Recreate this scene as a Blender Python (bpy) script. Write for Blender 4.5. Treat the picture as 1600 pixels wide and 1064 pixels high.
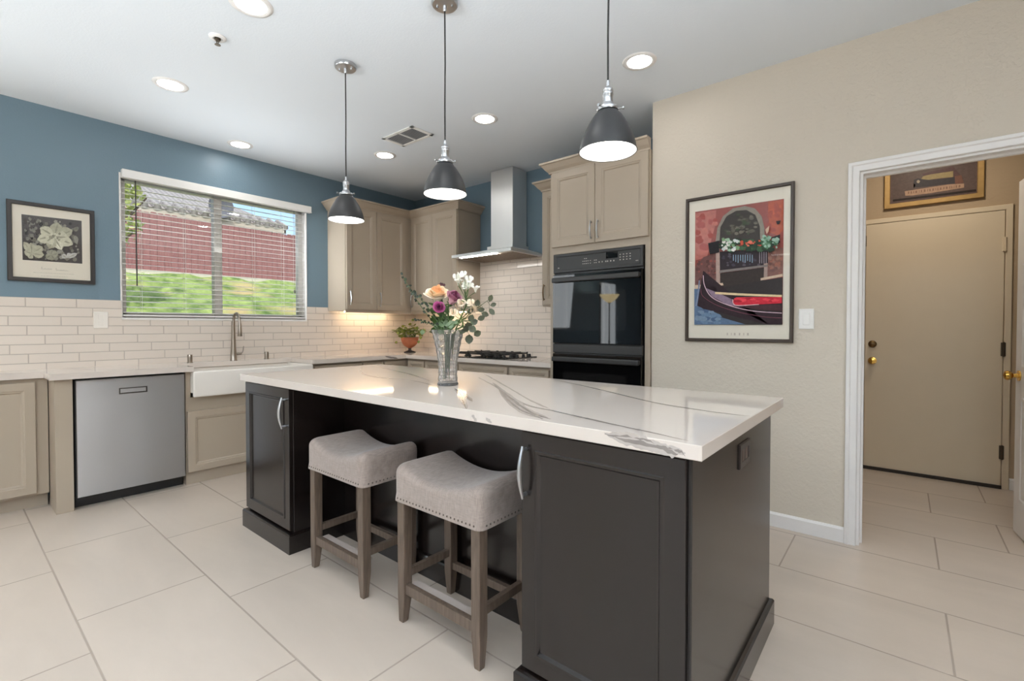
import bpy, bmesh, math, random
from mathutils import Vector, Matrix
S = bpy.context.scene
for o in list(bpy.data.objects):
    bpy.data.objects.remove(o, do_unlink=True)
COL = S.collection
PI = math.pi

# ------------------------------------------------------------------ camera
FPX, CYPX, YAW, PITCH = 740.763, 523.47, 0.6897155, -0.0171151
EYE = Vector((0.0, 0.0, 1.195))
FWD = Vector((-math.sin(YAW) * math.cos(PITCH), math.cos(YAW) * math.cos(PITCH), math.sin(PITCH)))
RGT = Vector((math.cos(YAW), math.sin(YAW), 0.0))
UPV = RGT.cross(FWD)
cam = bpy.data.objects.new('camera', bpy.data.cameras.new('camera'))
COL.objects.link(cam)
cam.data.sensor_width = 36.0
cam.data.lens = FPX / 1600 * 36
cam.data.shift_y = -(532 - CYPX) / 1600
cam.data.clip_start = 0.02
cam.data.clip_end = 500
M = Matrix((RGT, UPV, -FWD)).transposed().to_4x4()
M.translation = EYE
cam.matrix_world = M
S.camera = cam

# ------------------------------------------------------------------ view, world, sun, daylight, added fill lamps
S.view_settings.view_transform = 'Standard'
S.view_settings.look = 'None'
S.view_settings.exposure = 0.0
S.view_settings.gamma = 1.0
S.view_settings.use_curve_mapping = False
try:
    S.cycles.use_denoising = True
    S.cycles.max_bounces = 10
    S.cycles.diffuse_bounces = 5
    S.cycles.glossy_bounces = 5
    S.cycles.transmission_bounces = 10
    S.cycles.transparent_max_bounces = 16
    S.cycles.sample_clamp_indirect = 6.0
    S.cycles.caustics_reflective = False
    S.cycles.caustics_refractive = False
except Exception:
    pass
W = bpy.data.worlds.new('sky')
S.world = W
W.use_nodes = True
wn = W.node_tree
wn.nodes.clear()
sky = wn.nodes.new('ShaderNodeTexSky')
sky.sky_type = 'NISHITA'
sky.sun_disc = False
sky.sun_elevation = math.radians(48)
sky.sun_rotation = math.radians(100)
sky.air_density = 1.0
sky.dust_density = 1.5
bg = wn.nodes.new('ShaderNodeBackground')
bg.inputs['Strength'].default_value = 0.27
wo = wn.nodes.new('ShaderNodeOutputWorld')
wn.links.new(sky.outputs[0], bg.inputs[0])
wn.links.new(bg.outputs[0], wo.inputs[0])

def lamp(name, kind, loc, energy, color=(1, 1, 1), direction=None, **kw):
    d = bpy.data.lights.new(name, kind)
    d.energy = energy
    d.color = color
    for k, v in kw.items():
        setattr(d, k, v)
    o = bpy.data.objects.new(name, d)
    o.location = loc
    if direction is not None:
        o.rotation_euler = Vector(direction).to_track_quat('-Z', 'Y').to_euler()
    COL.objects.link(o)
    return o

lamp('sun', 'SUN', (4, -4, 12), 3.0, (1, .95, .88), (-.62, .34, -.80), angle=math.radians(1.0))
# daylight from the left-wall windows behind the camera, then two added fills
DAY = (0.90, 0.96, 1.0)
lamp('window_daylight', 'AREA', (-4.64, -0.62, 1.68), 14, DAY, (1, 0, -.1), shape='RECTANGLE', size=0.9, size_y=1.0)
lamp('patio_daylight', 'AREA', (-4.64, -2.45, 1.08), 18, DAY, (1, 0, 0), shape='RECTANGLE', size=0.6, size_y=2.0)
lamp('rear_fill', 'AREA', (-0.9, -4.14, 1.35), 4, DAY, (0, 1, 0), shape='RECTANGLE', size=4.2, size_y=2.0)  # added fill lamp with an invented rear window behind it
lamp('side_fill', 'AREA', (2.55, -0.9, 1.45), 14, DAY, (-1, 0, 0), shape='RECTANGLE', size=2.6, size_y=1.6)  # added fill lamp for the window wall, its own window invented
# unseen uplights added to brighten the ceiling
lamp('rear_uplight_fill', 'AREA', (-0.9, -4.10, 1.0), 220, DAY, (0, .64, .77), shape='RECTANGLE', size=4.2, size_y=1.2, spread=math.radians(84))
lamp('side_uplight_fill', 'AREA', (2.52, -0.9, 1.1), 190, DAY, (-.64, .1, .77), shape='RECTANGLE', size=2.6, size_y=0.9, spread=math.radians(84))
# lamps added inside the blind, standing for daylight from the kitchen window
lamp('window_ceiling_fill', 'AREA', (-4.63, 1.65, 1.82), 4.5, DAY, (.62, 0, .78), shape='RECTANGLE', size=1.4, size_y=0.8, spread=math.radians(92))  # added to brighten the ceiling near the window
lamp('cabinet_side_fill', 'AREA', (-4.53, 1.75, 1.85), 2.6, DAY, (.05, 1, 0), shape='RECTANGLE', size=0.16, size_y=0.9, spread=math.radians(70))  # added to brighten the side of the wall cabinet
lamp('hall_fill', 'AREA', (0.12, 4.25, 2.72), 12, (1, .90, .76), (0, 0, -1), shape='DISK', size=0.25)  # unseen lamp added to brighten the hall
lamp('torchiere_bulb', 'POINT', (-4.17, -1.6, 1.755), 45, (1, .88, .70), shadow_soft_size=0.03)

# ------------------------------------------------------------------ materials
class NT:
    def __init__(self, mat):
        self.t = mat.node_tree
    def n(self, typ, ins=None, **props):
        nd = self.t.nodes.new('ShaderNode' + typ)
        for k, v in props.items():
            setattr(nd, k, v)
        for k, v in (ins or {}).items():
            sock = nd.inputs[k]
            if isinstance(v, bpy.types.NodeSocket):
                self.t.links.new(v, sock)
            else:
                sock.default_value = v
        return nd
    def m(self, op, a, b=None, c=None):
        nd = self.t.nodes.new('ShaderNodeMath')
        nd.operation = op
        for i, v in enumerate((a, b, c)):
            if v is None:
                continue
            if isinstance(v, bpy.types.NodeSocket):
                self.t.links.new(v, nd.inputs[i])
            else:
                nd.inputs[i].default_value = v
        return nd.outputs[0]
    def mix(self, f, a, b, blend='MIX'):
        nd = self.t.nodes.new('ShaderNodeMix')
        nd.data_type = 'RGBA'
        nd.blend_type = blend
        for i, v in ((0, f), (6, a), (7, b)):
            if isinstance(v, bpy.types.NodeSocket):
                self.t.links.new(v, nd.inputs[i])
            else:
                nd.inputs[i].default_value = v
        return nd.outputs[2]

def lin(c):
    return c / 12.92 if c <= .04045 else ((c + .055) / 1.055) ** 2.4

def rgb(r, g, b):
    return (lin(r / 255), lin(g / 255), lin(b / 255), 1.0)

def base(name):
    m = bpy.data.materials.new(name)
    m.use_nodes = True
    nt = NT(m)
    return m, nt, m.node_tree.nodes['Principled BSDF']

def link(nt, a, b):
    nt.t.links.new(a, b)

def coords(nt):
    return nt.n('TexCoord').outputs['Object']

def mat(name, c, rough=.5, metal=0.0, var=.04, vscale=8.0, bump=0.0, bscale=200.0, spec=.5, aniso=0.0, coat=0.0, stretch=None):
    """a plain material with a little procedural variation of colour and relief"""
    m, nt, p = base(name)
    co = coords(nt)
    if stretch:
        co = nt.n('Mapping', {'Vector': co, 'Scale': stretch}).outputs[0]
    nz = nt.n('TexNoise', {'Vector': co, 'Scale': vscale, 'Detail': 4.0}).outputs['Fac']
    hi = tuple(min(1, x * (1 + var)) for x in c[:3]) + (1,)
    lo = tuple(x * (1 - var) for x in c[:3]) + (1,)
    fac = nt.n('MapRange', {'Value': nz, 'From Min': .3, 'From Max': .7}).outputs[0]
    link(nt, nt.mix(fac, lo, hi), p.inputs['Base Color'])
    p.inputs['Roughness'].default_value = rough
    p.inputs['Metallic'].default_value = metal
    p.inputs['Specular IOR Level'].default_value = spec
    p.inputs['Anisotropic'].default_value = aniso
    p.inputs['Coat Weight'].default_value = coat
    if bump:
        b2 = nt.n('TexNoise', {'Vector': co, 'Scale': bscale, 'Detail': 3.0}).outputs['Fac']
        link(nt, nt.n('Bump', {'Height': b2, 'Strength': bump, 'Distance': .002}).outputs[0], p.inputs['Normal'])
    return m

def emit(name, c, s):
    m, nt, p = base(name)
    p.inputs['Base Color'].default_value = (.9, .9, .9, 1)
    p.inputs['Emission Color'].default_value = c
    p.inputs['Emission Strength'].default_value = s
    return m

def tiles(name, ua, va, w, h, u0, v0, off, alt, gap, c, gc, var, rough, bump=.3, noise=None, grough=.7):
    """laid tiles: ua/va pick the axes, off shifts each course (alt: every other one only)"""
    m, nt, p = base(name)
    co = coords(nt)
    sx = nt.n('SeparateXYZ', {0: co})
    u, v = sx.outputs[ua], sx.outputs[va]
    vv = nt.m('DIVIDE', nt.m('SUBTRACT', v, v0), h)
    row = nt.m('FLOOR', vv)
    fv = nt.m('SUBTRACT', vv, row)
    shift = nt.m('MULTIPLY', nt.m('FLOORED_MODULO', row, 2.0) if alt else row, off)
    uu = nt.m('ADD', nt.m('DIVIDE', nt.m('SUBTRACT', u, u0), w), shift)
    cu = nt.m('FLOOR', uu)
    fu = nt.m('SUBTRACT', uu, cu)
    du = nt.m('MULTIPLY', nt.m('MINIMUM', fu, nt.m('SUBTRACT', 1.0, fu)), w)
    dv = nt.m('MULTIPLY', nt.m('MINIMUM', fv, nt.m('SUBTRACT', 1.0, fv)), h)
    d = nt.m('MINIMUM', du, dv)
    k = nt.n('MapRange', {'Value': d, 'From Min': gap * .35, 'From Max': gap * .8}).outputs[0]
    wn_ = nt.n('TexWhiteNoise', {'Vector': nt.n('CombineXYZ', {0: cu, 1: row, 2: 0.0}).outputs[0]}, noise_dimensions='3D').outputs['Value']
    hi = tuple(min(1, x * (1 + var)) for x in c[:3]) + (1,)
    lo = tuple(x * (1 - var) for x in c[:3]) + (1,)
    tc = nt.mix(wn_, lo, hi)
    if noise:
        sc, amt = noise
        mp = nt.n('Mapping', {'Vector': co, 'Scale': (.5, 1.6, 1)}).outputs[0]
        n1 = nt.n('TexNoise', {'Vector': mp, 'Scale': sc, 'Detail': 6.0, 'Roughness': .6, 'Distortion': .4}).outputs['Fac']
        f = nt.n('MapRange', {'Value': n1, 'From Min': .3, 'From Max': .7, 'To Min': 1 - amt, 'To Max': 1 + amt}).outputs[0]
        tc = nt.mix(1.0, tc, nt.n('CombineColor', {0: f, 1: f, 2: f}).outputs[0], 'MULTIPLY')
    link(nt, nt.mix(k, gc, tc), p.inputs['Base Color'])
    link(nt, nt.n('MapRange', {'Value': k, 'To Min': grough, 'To Max': rough}).outputs[0], p.inputs['Roughness'])
    link(nt, nt.n('Bump', {'Height': k, 'Strength': bump, 'Distance': .002}).outputs[0], p.inputs['Normal'])
    return m

def wallpaint(name, c, bump=.35, scale=70, rough=.55):
    m, nt, p = base(name)
    co = coords(nt)
    n1 = nt.n('TexNoise', {'Vector': co, 'Scale': scale, 'Detail': 3.0}).outputs['Fac']
    h = nt.n('MapRange', {'Value': n1, 'From Min': .42, 'From Max': .62}).outputs[0]
    n2 = nt.n('TexNoise', {'Vector': co, 'Scale': 2.0, 'Detail': 3.0}).outputs['Fac']
    lo = tuple(x * .97 for x in c[:3]) + (1,)
    link(nt, nt.mix(n2, lo, c), p.inputs['Base Color'])
    p.inputs['Roughness'].default_value = rough
    p.inputs['Specular IOR Level'].default_value = .35
    link(nt, nt.n('Bump', {'Height': h, 'Strength': bump, 'Distance': .0015}).outputs[0], p.inputs['Normal'])
    return m

def clear_pane(name, tint=(.97, .98, .97, 1), k=1.0):
    m, nt, p = base(name)
    nt.t.nodes.remove(p)
    fr = nt.n('Fresnel', {'IOR': 1.45}).outputs[0]
    if k != 1.0:
        fr = nt.m('MULTIPLY', fr, k)
    a = nt.n('BsdfTransparent', {'Color': tint})
    b = nt.n('BsdfGlossy', {'Color': (1, 1, 1, 1), 'Roughness': .01})
    mx = nt.n('MixShader', {0: fr, 1: a.outputs[0], 2: b.outputs[0]})
    link(nt, mx.outputs[0], nt.t.nodes['Material Output'].inputs[0])
    return m

def wood(name, c1, c2, scale=(14, 14, 1.2), rough=.45):
    m, nt, p = base(name)
    mp = nt.n('Mapping', {'Vector': coords(nt), 'Scale': scale}).outputs[0]
    n1 = nt.n('TexNoise', {'Vector': mp, 'Scale': 6.0, 'Detail': 6.0, 'Distortion': .6}).outputs['Fac']
    f = nt.n('MapRange', {'Value': n1, 'From Min': .35, 'From Max': .65}).outputs[0]
    link(nt, nt.mix(f, c1, c2), p.inputs['Base Color'])
    p.inputs['Roughness'].default_value = rough
    link(nt, nt.n('Bump', {'Height': n1, 'Strength': .15, 'Distance': .001}).outputs[0], p.inputs['Normal'])
    return m

def linen(name, c1, c2):
    m, nt, p = base(name)
    co = coords(nt)
    out = None
    for sc in ((700, 700, 40), (40, 40, 700), (300, 30, 30)):
        mp = nt.n('Mapping', {'Vector': co, 'Scale': sc}).outputs[0]
        n1 = nt.n('TexNoise', {'Vector': mp, 'Scale': 1.0, 'Detail': 2.0}).outputs['Fac']
        out = n1 if out is None else nt.m('ADD', out, n1)
    f = nt.n('MapRange', {'Value': out, 'From Min': 1.1, 'From Max': 1.9}).outputs[0]
    link(nt, nt.mix(f, c1, c2), p.inputs['Base Color'])
    p.inputs['Roughness'].default_value = .9
    p.inputs['Sheen Weight'].default_value = .25
    link(nt, nt.n('Bump', {'Height': out, 'Strength': .25, 'Distance': .001}).outputs[0], p.inputs['Normal'])
    return m

def steel(name, c, rough, aniso, axis='Z', rot=0.0):
    m, nt, p = base(name)
    sc = (3, 3, 260) if axis == 'Z' else (260, 3, 3)
    mp = nt.n('Mapping', {'Vector': coords(nt), 'Scale': sc}).outputs[0]
    n1 = nt.n('TexNoise', {'Vector': mp, 'Scale': 1.0, 'Detail': 3.0}).outputs['Fac']
    link(nt, nt.n('MapRange', {'Value': n1, 'To Min': rough - .015, 'To Max': rough + .015}).outputs[0], p.inputs['Roughness'])
    p.inputs['Base Color'].default_value = c
    p.inputs['Metallic'].default_value = 1.0
    p.inputs['Anisotropic'].default_value = aniso
    p.inputs['Anisotropic Rotation'].default_value = rot
    tg = nt.n('Tangent', direction_type='RADIAL', axis='Z')
    link(nt, tg.outputs[0], p.inputs['Tangent'])
    return m

def leafmat(name, c1, c2, rough=.5):
    m, nt, p = base(name)
    n1 = nt.n('TexNoise', {'Vector': coords(nt), 'Scale': 30.0, 'Detail': 3.0}).outputs['Fac']
    f = nt.n('MapRange', {'Value': n1, 'From Min': .35, 'From Max': .65}).outputs[0]
    link(nt, nt.mix(f, c1, c2), p.inputs['Base Color'])
    p.inputs['Roughness'].default_value = rough
    p.inputs['Subsurface Weight'].default_value = .08
    p.inputs['Subsurface Radius'].default_value = (.01, .01, .005)
    return m

MT = dict(
    ceiling=wallpaint('ceiling paint', rgb(229, 235, 241), .12, 90, .8),
    blue=wallpaint('blue wall paint', rgb(110, 131, 144), .2, 80, .4),
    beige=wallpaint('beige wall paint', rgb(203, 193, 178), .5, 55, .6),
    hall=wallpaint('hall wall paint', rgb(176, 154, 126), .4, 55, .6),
    dimmed=wallpaint('umber wall paint', rgb(128, 112, 94), .4, 55, .6),  # unseen walls made darker so they throw back less light
    trim=mat('white trim paint', rgb(232, 229, 226), .35, var=.015),
    cabinet=mat('greige cabinet paint', rgb(166, 152, 135), .38, var=.02, vscale=3),
    espresso=mat('espresso stained wood', rgb(20, 14, 12), .22, var=.08, vscale=3, stretch=(12, 12, 1), spec=.55),
    dark=mat('dark gap', rgb(30, 26, 24), .7),  # near-black: dishwasher body, and painted shade in the island strip and vent
    quartz=mat('white quartz', rgb(213, 203, 194), .055, var=.015, vscale=4),
    vein=mat('grey quartz vein', rgb(128, 120, 115), .1, var=.12, vscale=25),
    veinlight=mat('pale quartz vein', rgb(176, 167, 160), .1, var=.06, vscale=25),
    steel=steel('brushed stainless steel', (.62, .62, .63, 1), .4, 1.0, 'Z', .25),
    darksteel=mat('dark handle edge', rgb(92, 88, 84), .35, .9, var=.03),
    hoodsteel=steel('satin hood steel', (.84, .83, .81, 1), .42, .6),
    nickel=mat('brushed nickel', rgb(188, 189, 191), .28, 1.0, var=.03),
    faucet=mat('brushed faucet nickel', rgb(150, 140, 130), .3, 1.0, var=.03),
    brass=mat('polished brass', rgb(214, 170, 84), .18, 1.0, var=.03),
    oldbrass=mat('aged brass', rgb(110, 88, 60), .4, 1.0, var=.1),
    blackmetal=mat('matte charcoal enamel', rgb(38, 38, 39), .42, var=.04),
    blackglass=mat('black oven glass', rgb(9, 9, 10), .03, var=.0, spec=.5),
    blackplastic=mat('black oven enamel', rgb(30, 30, 31), .3, var=.03),
    greyplastic=mat('charcoal oven trim', rgb(46, 45, 44), .32, var=.03),
    iron=mat('cast iron', rgb(22, 21, 21), .55, var=.1, bump=.3, bscale=300),
    ceramic=mat('white fireclay', rgb(236, 230, 222), .12, var=.01),
    plate=mat('white plastic', rgb(238, 236, 232), .3, var=.01),
    wood=wood('driftwood grey stain', rgb(78, 65, 55), rgb(102, 86, 73)),
    linen=linen('taupe linen', rgb(128, 115, 108), rgb(158, 143, 134)),
    nail=mat('antique nailhead metal', rgb(90, 80, 72), .35, 1.0),
    shadewhite=mat('white enamel shade lining', rgb(245, 243, 240), .4, var=0),
    glow=emit('pendant diffuser', (1, .96, .9, 1), 9.0),
    canglow=emit('recessed lens', (1, .985, .97, 1), 52.0),
    warmglow=emit('under cabinet strip', (1, .76, .50, 1), 26.0),
    hoodglow=emit('hood lamp strip', (1, .97, .93, 1), 55.0),
    torch=emit('torchiere glow', (1, .78, .38, 1), 6.0),
    blind=mat('white blind slat', rgb(236, 234, 230), .4, var=.01),
    cordm=mat('black braided cord', rgb(35, 33, 33), .7, var=.1),
    wand=mat('dark wand', rgb(52, 48, 44), .4),
    pane=clear_pane('window glass'),
    picglass=clear_pane('picture glass', (1, 1, 1, 1), .3),
    frameblack=mat('black picture frame', rgb(46, 42, 41), .35, var=.06),
    framebrown=mat('dark brown picture frame', rgb(56, 43, 33), .35, var=.08),
    gold=mat('gold picture frame', rgb(176, 142, 88), .4, .35, var=.12, vscale=20),
    matboard=mat('cream mat board', rgb(240, 232, 216), .8, var=.02),
    terracotta=mat('terracotta', rgb(150, 86, 56), .6, var=.12, vscale=20, bump=.2),
    soil=mat('soil', rgb(52, 40, 32), .9, var=.2),
    fence=wood('red stained fence boards', rgb(134, 88, 88), rgb(160, 112, 110), (9, 9, .8), .8),
    stucco=mat('pale stucco', rgb(205, 198, 182), .9, var=.04, bump=.4, bscale=60),
    fascia=mat('fascia board', rgb(196, 186, 170), .7),
    bark=mat('bark', rgb(96, 78, 60), .9, var=.3),
    treeleaf=leafmat('yellow green tree leaves', rgb(140, 156, 80), rgb(196, 200, 120)),  # mottled yellow-green leaf colour
    hallmat=mat('dark door sweep', rgb(44, 36, 30), .8),
    hinge=mat('bronze hinge', rgb(92, 82, 70), .4, .9),
    ivory=mat('painted hall door', rgb(214, 198, 172), .4, var=.01),
    dish=mat('grey dish enamel', rgb(104, 106, 114), .8),
    filter=mat('hood filter mesh', rgb(150, 135, 120), .4, .8, var=.1, vscale=60),
)
MT['floor'] = tiles('porcelain floor tile', 0, 1, .91, .463, .15, .345, -.324, True, .006,
                    rgb(197, 183, 169), rgb(158, 144, 131), .02, .3, .25, (2.4, .06))
MT['subway'] = tiles('white subway tile along the window wall', 1, 2, .262, .0655, .30, 1.40, .34, False, .005,
                     rgb(222, 211, 200), rgb(178, 167, 157), .02, .14, .5)
MT['subway2'] = tiles('white subway tile behind the hood', 0, 2, .262, .0655, .10, 1.40, .34, False, .005,
                      rgb(222, 211, 200), rgb(178, 167, 157), .02, .14, .5)

def grass_mat():
    m, nt, p = base('ground cover')
    co = coords(nt)
    n1 = nt.n('TexNoise', {'Vector': co, 'Scale': 3.0, 'Detail': 8.0, 'Roughness': .7}).outputs['Fac']
    n2 = nt.n('TexNoise', {'Vector': co, 'Scale': .8, 'Detail': 3.0}).outputs['Fac']
    g = nt.mix(nt.n('MapRange', {'Value': n1, 'From Min': .35, 'From Max': .65}).outputs[0], rgb(84, 112, 50), rgb(172, 190, 110))
    link(nt, nt.mix(nt.n('MapRange', {'Value': n2, 'From Min': .55, 'From Max': .68}).outputs[0], g, rgb(190, 170, 120)), p.inputs['Base Color'])
    p.inputs['Roughness'].default_value = .9
    return m
MT['grass'] = grass_mat()

def rooftile_mat():
    m, nt, p = base('grey roof tiles')
    co = coords(nt)
    w1 = nt.n('TexWave', {'Vector': co, 'Scale': 1.9, 'Distortion': .2}, wave_type='BANDS', bands_direction='Y').outputs['Fac']
    w2 = nt.n('TexWave', {'Vector': co, 'Scale': 1.1}, wave_type='BANDS', bands_direction='X', wave_profile='SAW').outputs['Fac']
    f = nt.m('MULTIPLY', nt.m('ADD', w1, w2), .5)
    link(nt, nt.mix(f, rgb(130, 124, 120), rgb(190, 184, 178)), p.inputs['Base Color'])
    p.inputs['Roughness'].default_value = .9
    link(nt, nt.n('Bump', {'Height': f, 'Strength': .6, 'Distance': .05}).outputs[0], p.inputs['Normal'])
    return m
MT['roof'] = rooftile_mat()

def crystal_mat():
    m, nt, p = base('cut crystal')
    p.inputs['Base Color'].default_value = (.97, .99, 1, 1)
    p.inputs['Roughness'].default_value = .0
    p.inputs['IOR'].default_value = 1.42
    p.inputs['Transmission Weight'].default_value = .92
    return m
MT['crystal'] = crystal_mat()

_ink = {}
def ink(r, g, b, var=.12):
    k = (r, g, b)
    if k not in _ink:
        _ink[k] = mat('ink %d %d %d' % k, rgb(r, g, b), .45, var=var, vscale=60, spec=.2)
    return _ink[k]

# ------------------------------------------------------------------ building helpers
WL = {}                                    # world position of every object built here

def new(name, data, parent=None, loc=None):
    o = bpy.data.objects.new(name, data)
    COL.objects.link(o)
    if parent is not None:
        o.parent = parent
        WL[o.name] = WL[parent.name].copy()
    else:
        WL[o.name] = Vector(loc or (0, 0, 0))
        o.location = WL[o.name]
    return o

def obj(name, bm, m, parent=None, smooth=False, loc=None):
    """links the bmesh (given in world coordinates) as ONE mesh object"""
    base_loc = WL[parent.name] if parent is not None else Vector(loc or (0, 0, 0))
    bmesh.ops.translate(bm, verts=bm.verts, vec=-base_loc)
    bmesh.ops.recalc_face_normals(bm, faces=bm.faces)
    me = bpy.data.meshes.new(name)
    bm.to_mesh(me)
    bm.free()
    for x in (m if isinstance(m, (list, tuple)) else [m]):
        me.materials.append(x)
    if smooth:
        for p in me.polygons:
            p.use_smooth = True
        try:
            me.set_sharp_from_angle(angle=math.radians(40))
        except Exception:
            pass
    return new(name, me, parent, loc)

def thing(name, label, cat, loc, group=None):
    o = new(name, None, None, loc)
    o.empty_display_size = .1
    return tag(o, label, cat, group)

def tag(o, label, cat, group=None, kind=None):
    o['label'] = label
    o['category'] = cat
    if group:
        o['group'] = group
    if kind:
        o['kind'] = kind
    return o

def struct(o):
    o['kind'] = 'structure'
    return o

def copy_tree(o, loc):
    def rec(src, parent):
        c = src.copy()
        COL.objects.link(c)
        if parent is not None:
            c.parent = parent
        WL[c.name] = Vector(loc)
        for ch in kids.get(src.name, []):
            rec(ch, c)
        return c
    kids = {}
    for x in list(S.objects):
        if x.parent is not None:
            kids.setdefault(x.parent.name, []).append(x)
    r = rec(o, None)
    r.location = loc
    return r

def B():
    return bmesh.new()

def box(bm, a, b, bev=0.0, seg=2, mi=0):
    x0, y0, z0 = (min(a[i], b[i]) for i in range(3))
    x1, y1, z1 = (max(a[i], b[i]) for i in range(3))
    t = bmesh.new() if bev else bm
    vs = [t.verts.new(p) for p in ((x0, y0, z0), (x1, y0, z0), (x1, y1, z0), (x0, y1, z0), (x0, y0, z1), (x1, y0, z1), (x1, y1, z1), (x0, y1, z1))]
    fs = [t.faces.new([vs[i] for i in q]) for q in ((3, 2, 1, 0), (4, 5, 6, 7), (0, 1, 5, 4), (1, 2, 6, 5), (2, 3, 7, 6), (3, 0, 4, 7))]
    for f in fs:
        f.material_index = mi
    if bev:
        bmesh.ops.bevel(t, geom=t.edges[:] + t.verts[:], offset=bev, segments=seg, profile=.5, affect='EDGES')
        join(bm, t, mi)

def join(bm, t, mi=None):
    mp = {}
    for v in t.verts:
        mp[v] = bm.verts.new(v.co)
    for f in t.faces:
        try:
            g = bm.faces.new([mp[v] for v in f.verts])
            g.material_index = f.material_index if mi is None else mi
        except ValueError:
            pass
    t.free()

def poly(bm, pts, mi=0):
    f = bm.faces.new([bm.verts.new(p) for p in pts])
    f.material_index = mi
    return f

def prism(bm, pts, ext, mi=0):
    """closed solid: polygon pts swept along ext"""
    ext = Vector(ext)
    a = [bm.verts.new(p) for p in pts]
    b = [bm.verts.new(Vector(p) + ext) for p in pts]
    n = len(pts)
    fs = [bm.faces.new(a[::-1]), bm.faces.new(b)]
    for i in range(n):
        fs.append(bm.faces.new((a[i], a[(i + 1) % n], b[(i + 1) % n], b[i])))
    for f in fs:
        f.material_index = mi

def lathe(bm, prof, c, seg=32, axis='Z', mi=0, flute=None):
    """prof: (radius, height); closed at radius 0"""
    c = Vector(c)
    rings = []
    for r, h in prof:
        if r < 1e-6:
            rings.append([bm.verts.new(c + ax3(0, 0, h, axis))])
        else:
            ring = []
            for i in range(seg):
                a = 2 * PI * i / seg
                rr = r * (flute(a, h) if flute else 1)
                ring.append(bm.verts.new(c + ax3(rr * math.cos(a), rr * math.sin(a), h, axis)))
            rings.append(ring)
    for p, q in zip(rings, rings[1:]):
        if len(p) == 1 and len(q) == 1:
            continue
        for i in range(seg):
            j = (i + 1) % seg
            if len(p) == 1:
                f = bm.faces.new((p[0], q[i], q[j]))
            elif len(q) == 1:
                f = bm.faces.new((p[i], p[j], q[0]))
            else:
                f = bm.faces.new((p[i], p[j], q[j], q[i]))
            f.material_index = mi

def ax3(x, y, z, axis):
    return Vector((x, y, z)) if axis == 'Z' else (Vector((z, x, y)) if axis == 'X' else Vector((x, z, y)))

def tube(bm, pts, r, seg=8, mi=0, cap=True):
    pts = [Vector(p) for p in pts]
    rs = r if isinstance(r, (list, tuple)) else [r] * len(pts)
    rings = []
    up = Vector((0, 0, 1))
    prev = None
    for i, p in enumerate(pts):
        t = (pts[min(i + 1, len(pts) - 1)] - pts[max(i - 1, 0)]).normalized()
        if prev is None:
            u = t.cross(up)
            if u.length < .05:
                u = t.cross(Vector((1, 0, 0)))
        else:
            u = prev - t * prev.dot(t)
        u.normalize()
        prev = u
        w = t.cross(u)
        rings.append([bm.verts.new(p + (u * math.cos(2 * PI * k / seg) + w * math.sin(2 * PI * k / seg)) * rs[i]) for k in range(seg)])
    for a, b in zip(rings, rings[1:]):
        for k in range(seg):
            bm.faces.new((a[k], a[(k + 1) % seg], b[(k + 1) % seg], b[k])).material_index = mi
    if cap:
        bm.faces.new(rings[0][::-1]).material_index = mi
        bm.faces.new(rings[-1]).material_index = mi

def smooth_pts(pts, n=6):
    """Catmull-Rom through the points"""
    P = [Vector(p) for p in pts]
    out = []
    for i in range(len(P) - 1):
        a, b, c, d = P[max(i - 1, 0)], P[i], P[i + 1], P[min(i + 2, len(P) - 1)]
        for k in range(n):
            t = k / n
            out.append(.5 * ((2 * b) + (c - a) * t + (2 * a - 5 * b + 4 * c - d) * t * t + (3 * b - a - 3 * c + d) * t ** 3))
    out.append(P[-1])
    return out

def panel(bm, O, u, v, n, w, h, loops, mi=0):
    """a slab lying against a plane: nested rectangles (inset, height) bridged and capped"""
    O, u, v, n = Vector(O), Vector(u), Vector(v), Vector(n)
    rings = []
    for ins, d in loops:
        rings.append([bm.verts.new(O + u * a + v * b + n * d) for a, b in ((ins, ins), (w - ins, ins), (w - ins, h - ins), (ins, h - ins))])
    bm.faces.new(rings[0][::-1]).material_index = mi
    bm.faces.new(rings[-1]).material_index = mi
    for a, b in zip(rings, rings[1:]):
        for i in range(4):
            bm.faces.new((a[i], a[(i + 1) % 4], b[(i + 1) % 4], b[i])).material_index = mi

def door_loops(fw=.055, t=.02):
    return [(0, 0), (0, t - .002), (.002, t), (fw, t), (fw + .004, t - .003), (fw + .012, t - .004), (fw + .018, t - .010), (fw + .02, t - .011)]

def isl_loops(fw=.052, t=.02):
    return [(0, 0), (0, t - .002), (.002, t), (fw, t), (fw + .004, t + .004), (fw + .011, t + .004), (fw + .018, t - .006), (fw + .024, t - .007)]

def bow_pull(name, p0, p1, n, parent, m, d=.03, r=.0048):
    """bowed bar handle between two fixing points"""
    p0, p1, n = Vector(p0), Vector(p1), Vector(n)
    bm = B()
    pts, rs = [], []
    N = 14
    for i in range(N + 1):
        t = i / N
        k = math.sin(PI * t)
        pts.append(p0.lerp(p1, t * 1.0) + n * (d * (.62 + .38 * k)))
        rs.append(r * (.8 + .45 * k))
    ax = (p1 - p0).normalized()
    pts = [pts[0] - ax * .012 - n * .003] + pts + [pts[-1] + ax * .012 - n * .003]
    rs = [r * .7] + rs + [r * .7]
    tube(bm, pts, rs, 8)
    for p in (p0, p1):
        tube(bm, [p, p + n * d * .64], r * 1.05, 8)
    return obj(name, bm, m, parent, True)

def frange(a, b, n):
    return [a + (b - a) * i / (n - 1) for i in range(n)]

def at(px, py, ax, val):
    """the point of the plane (axis ax = val) that the photograph shows at pixel px, py"""
    d = RGT * ((px - 800) / FPX) - UPV * ((py - CYPX) / FPX) + FWD
    return EYE + d * ((val - EYE[ax]) / d[ax])

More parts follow.
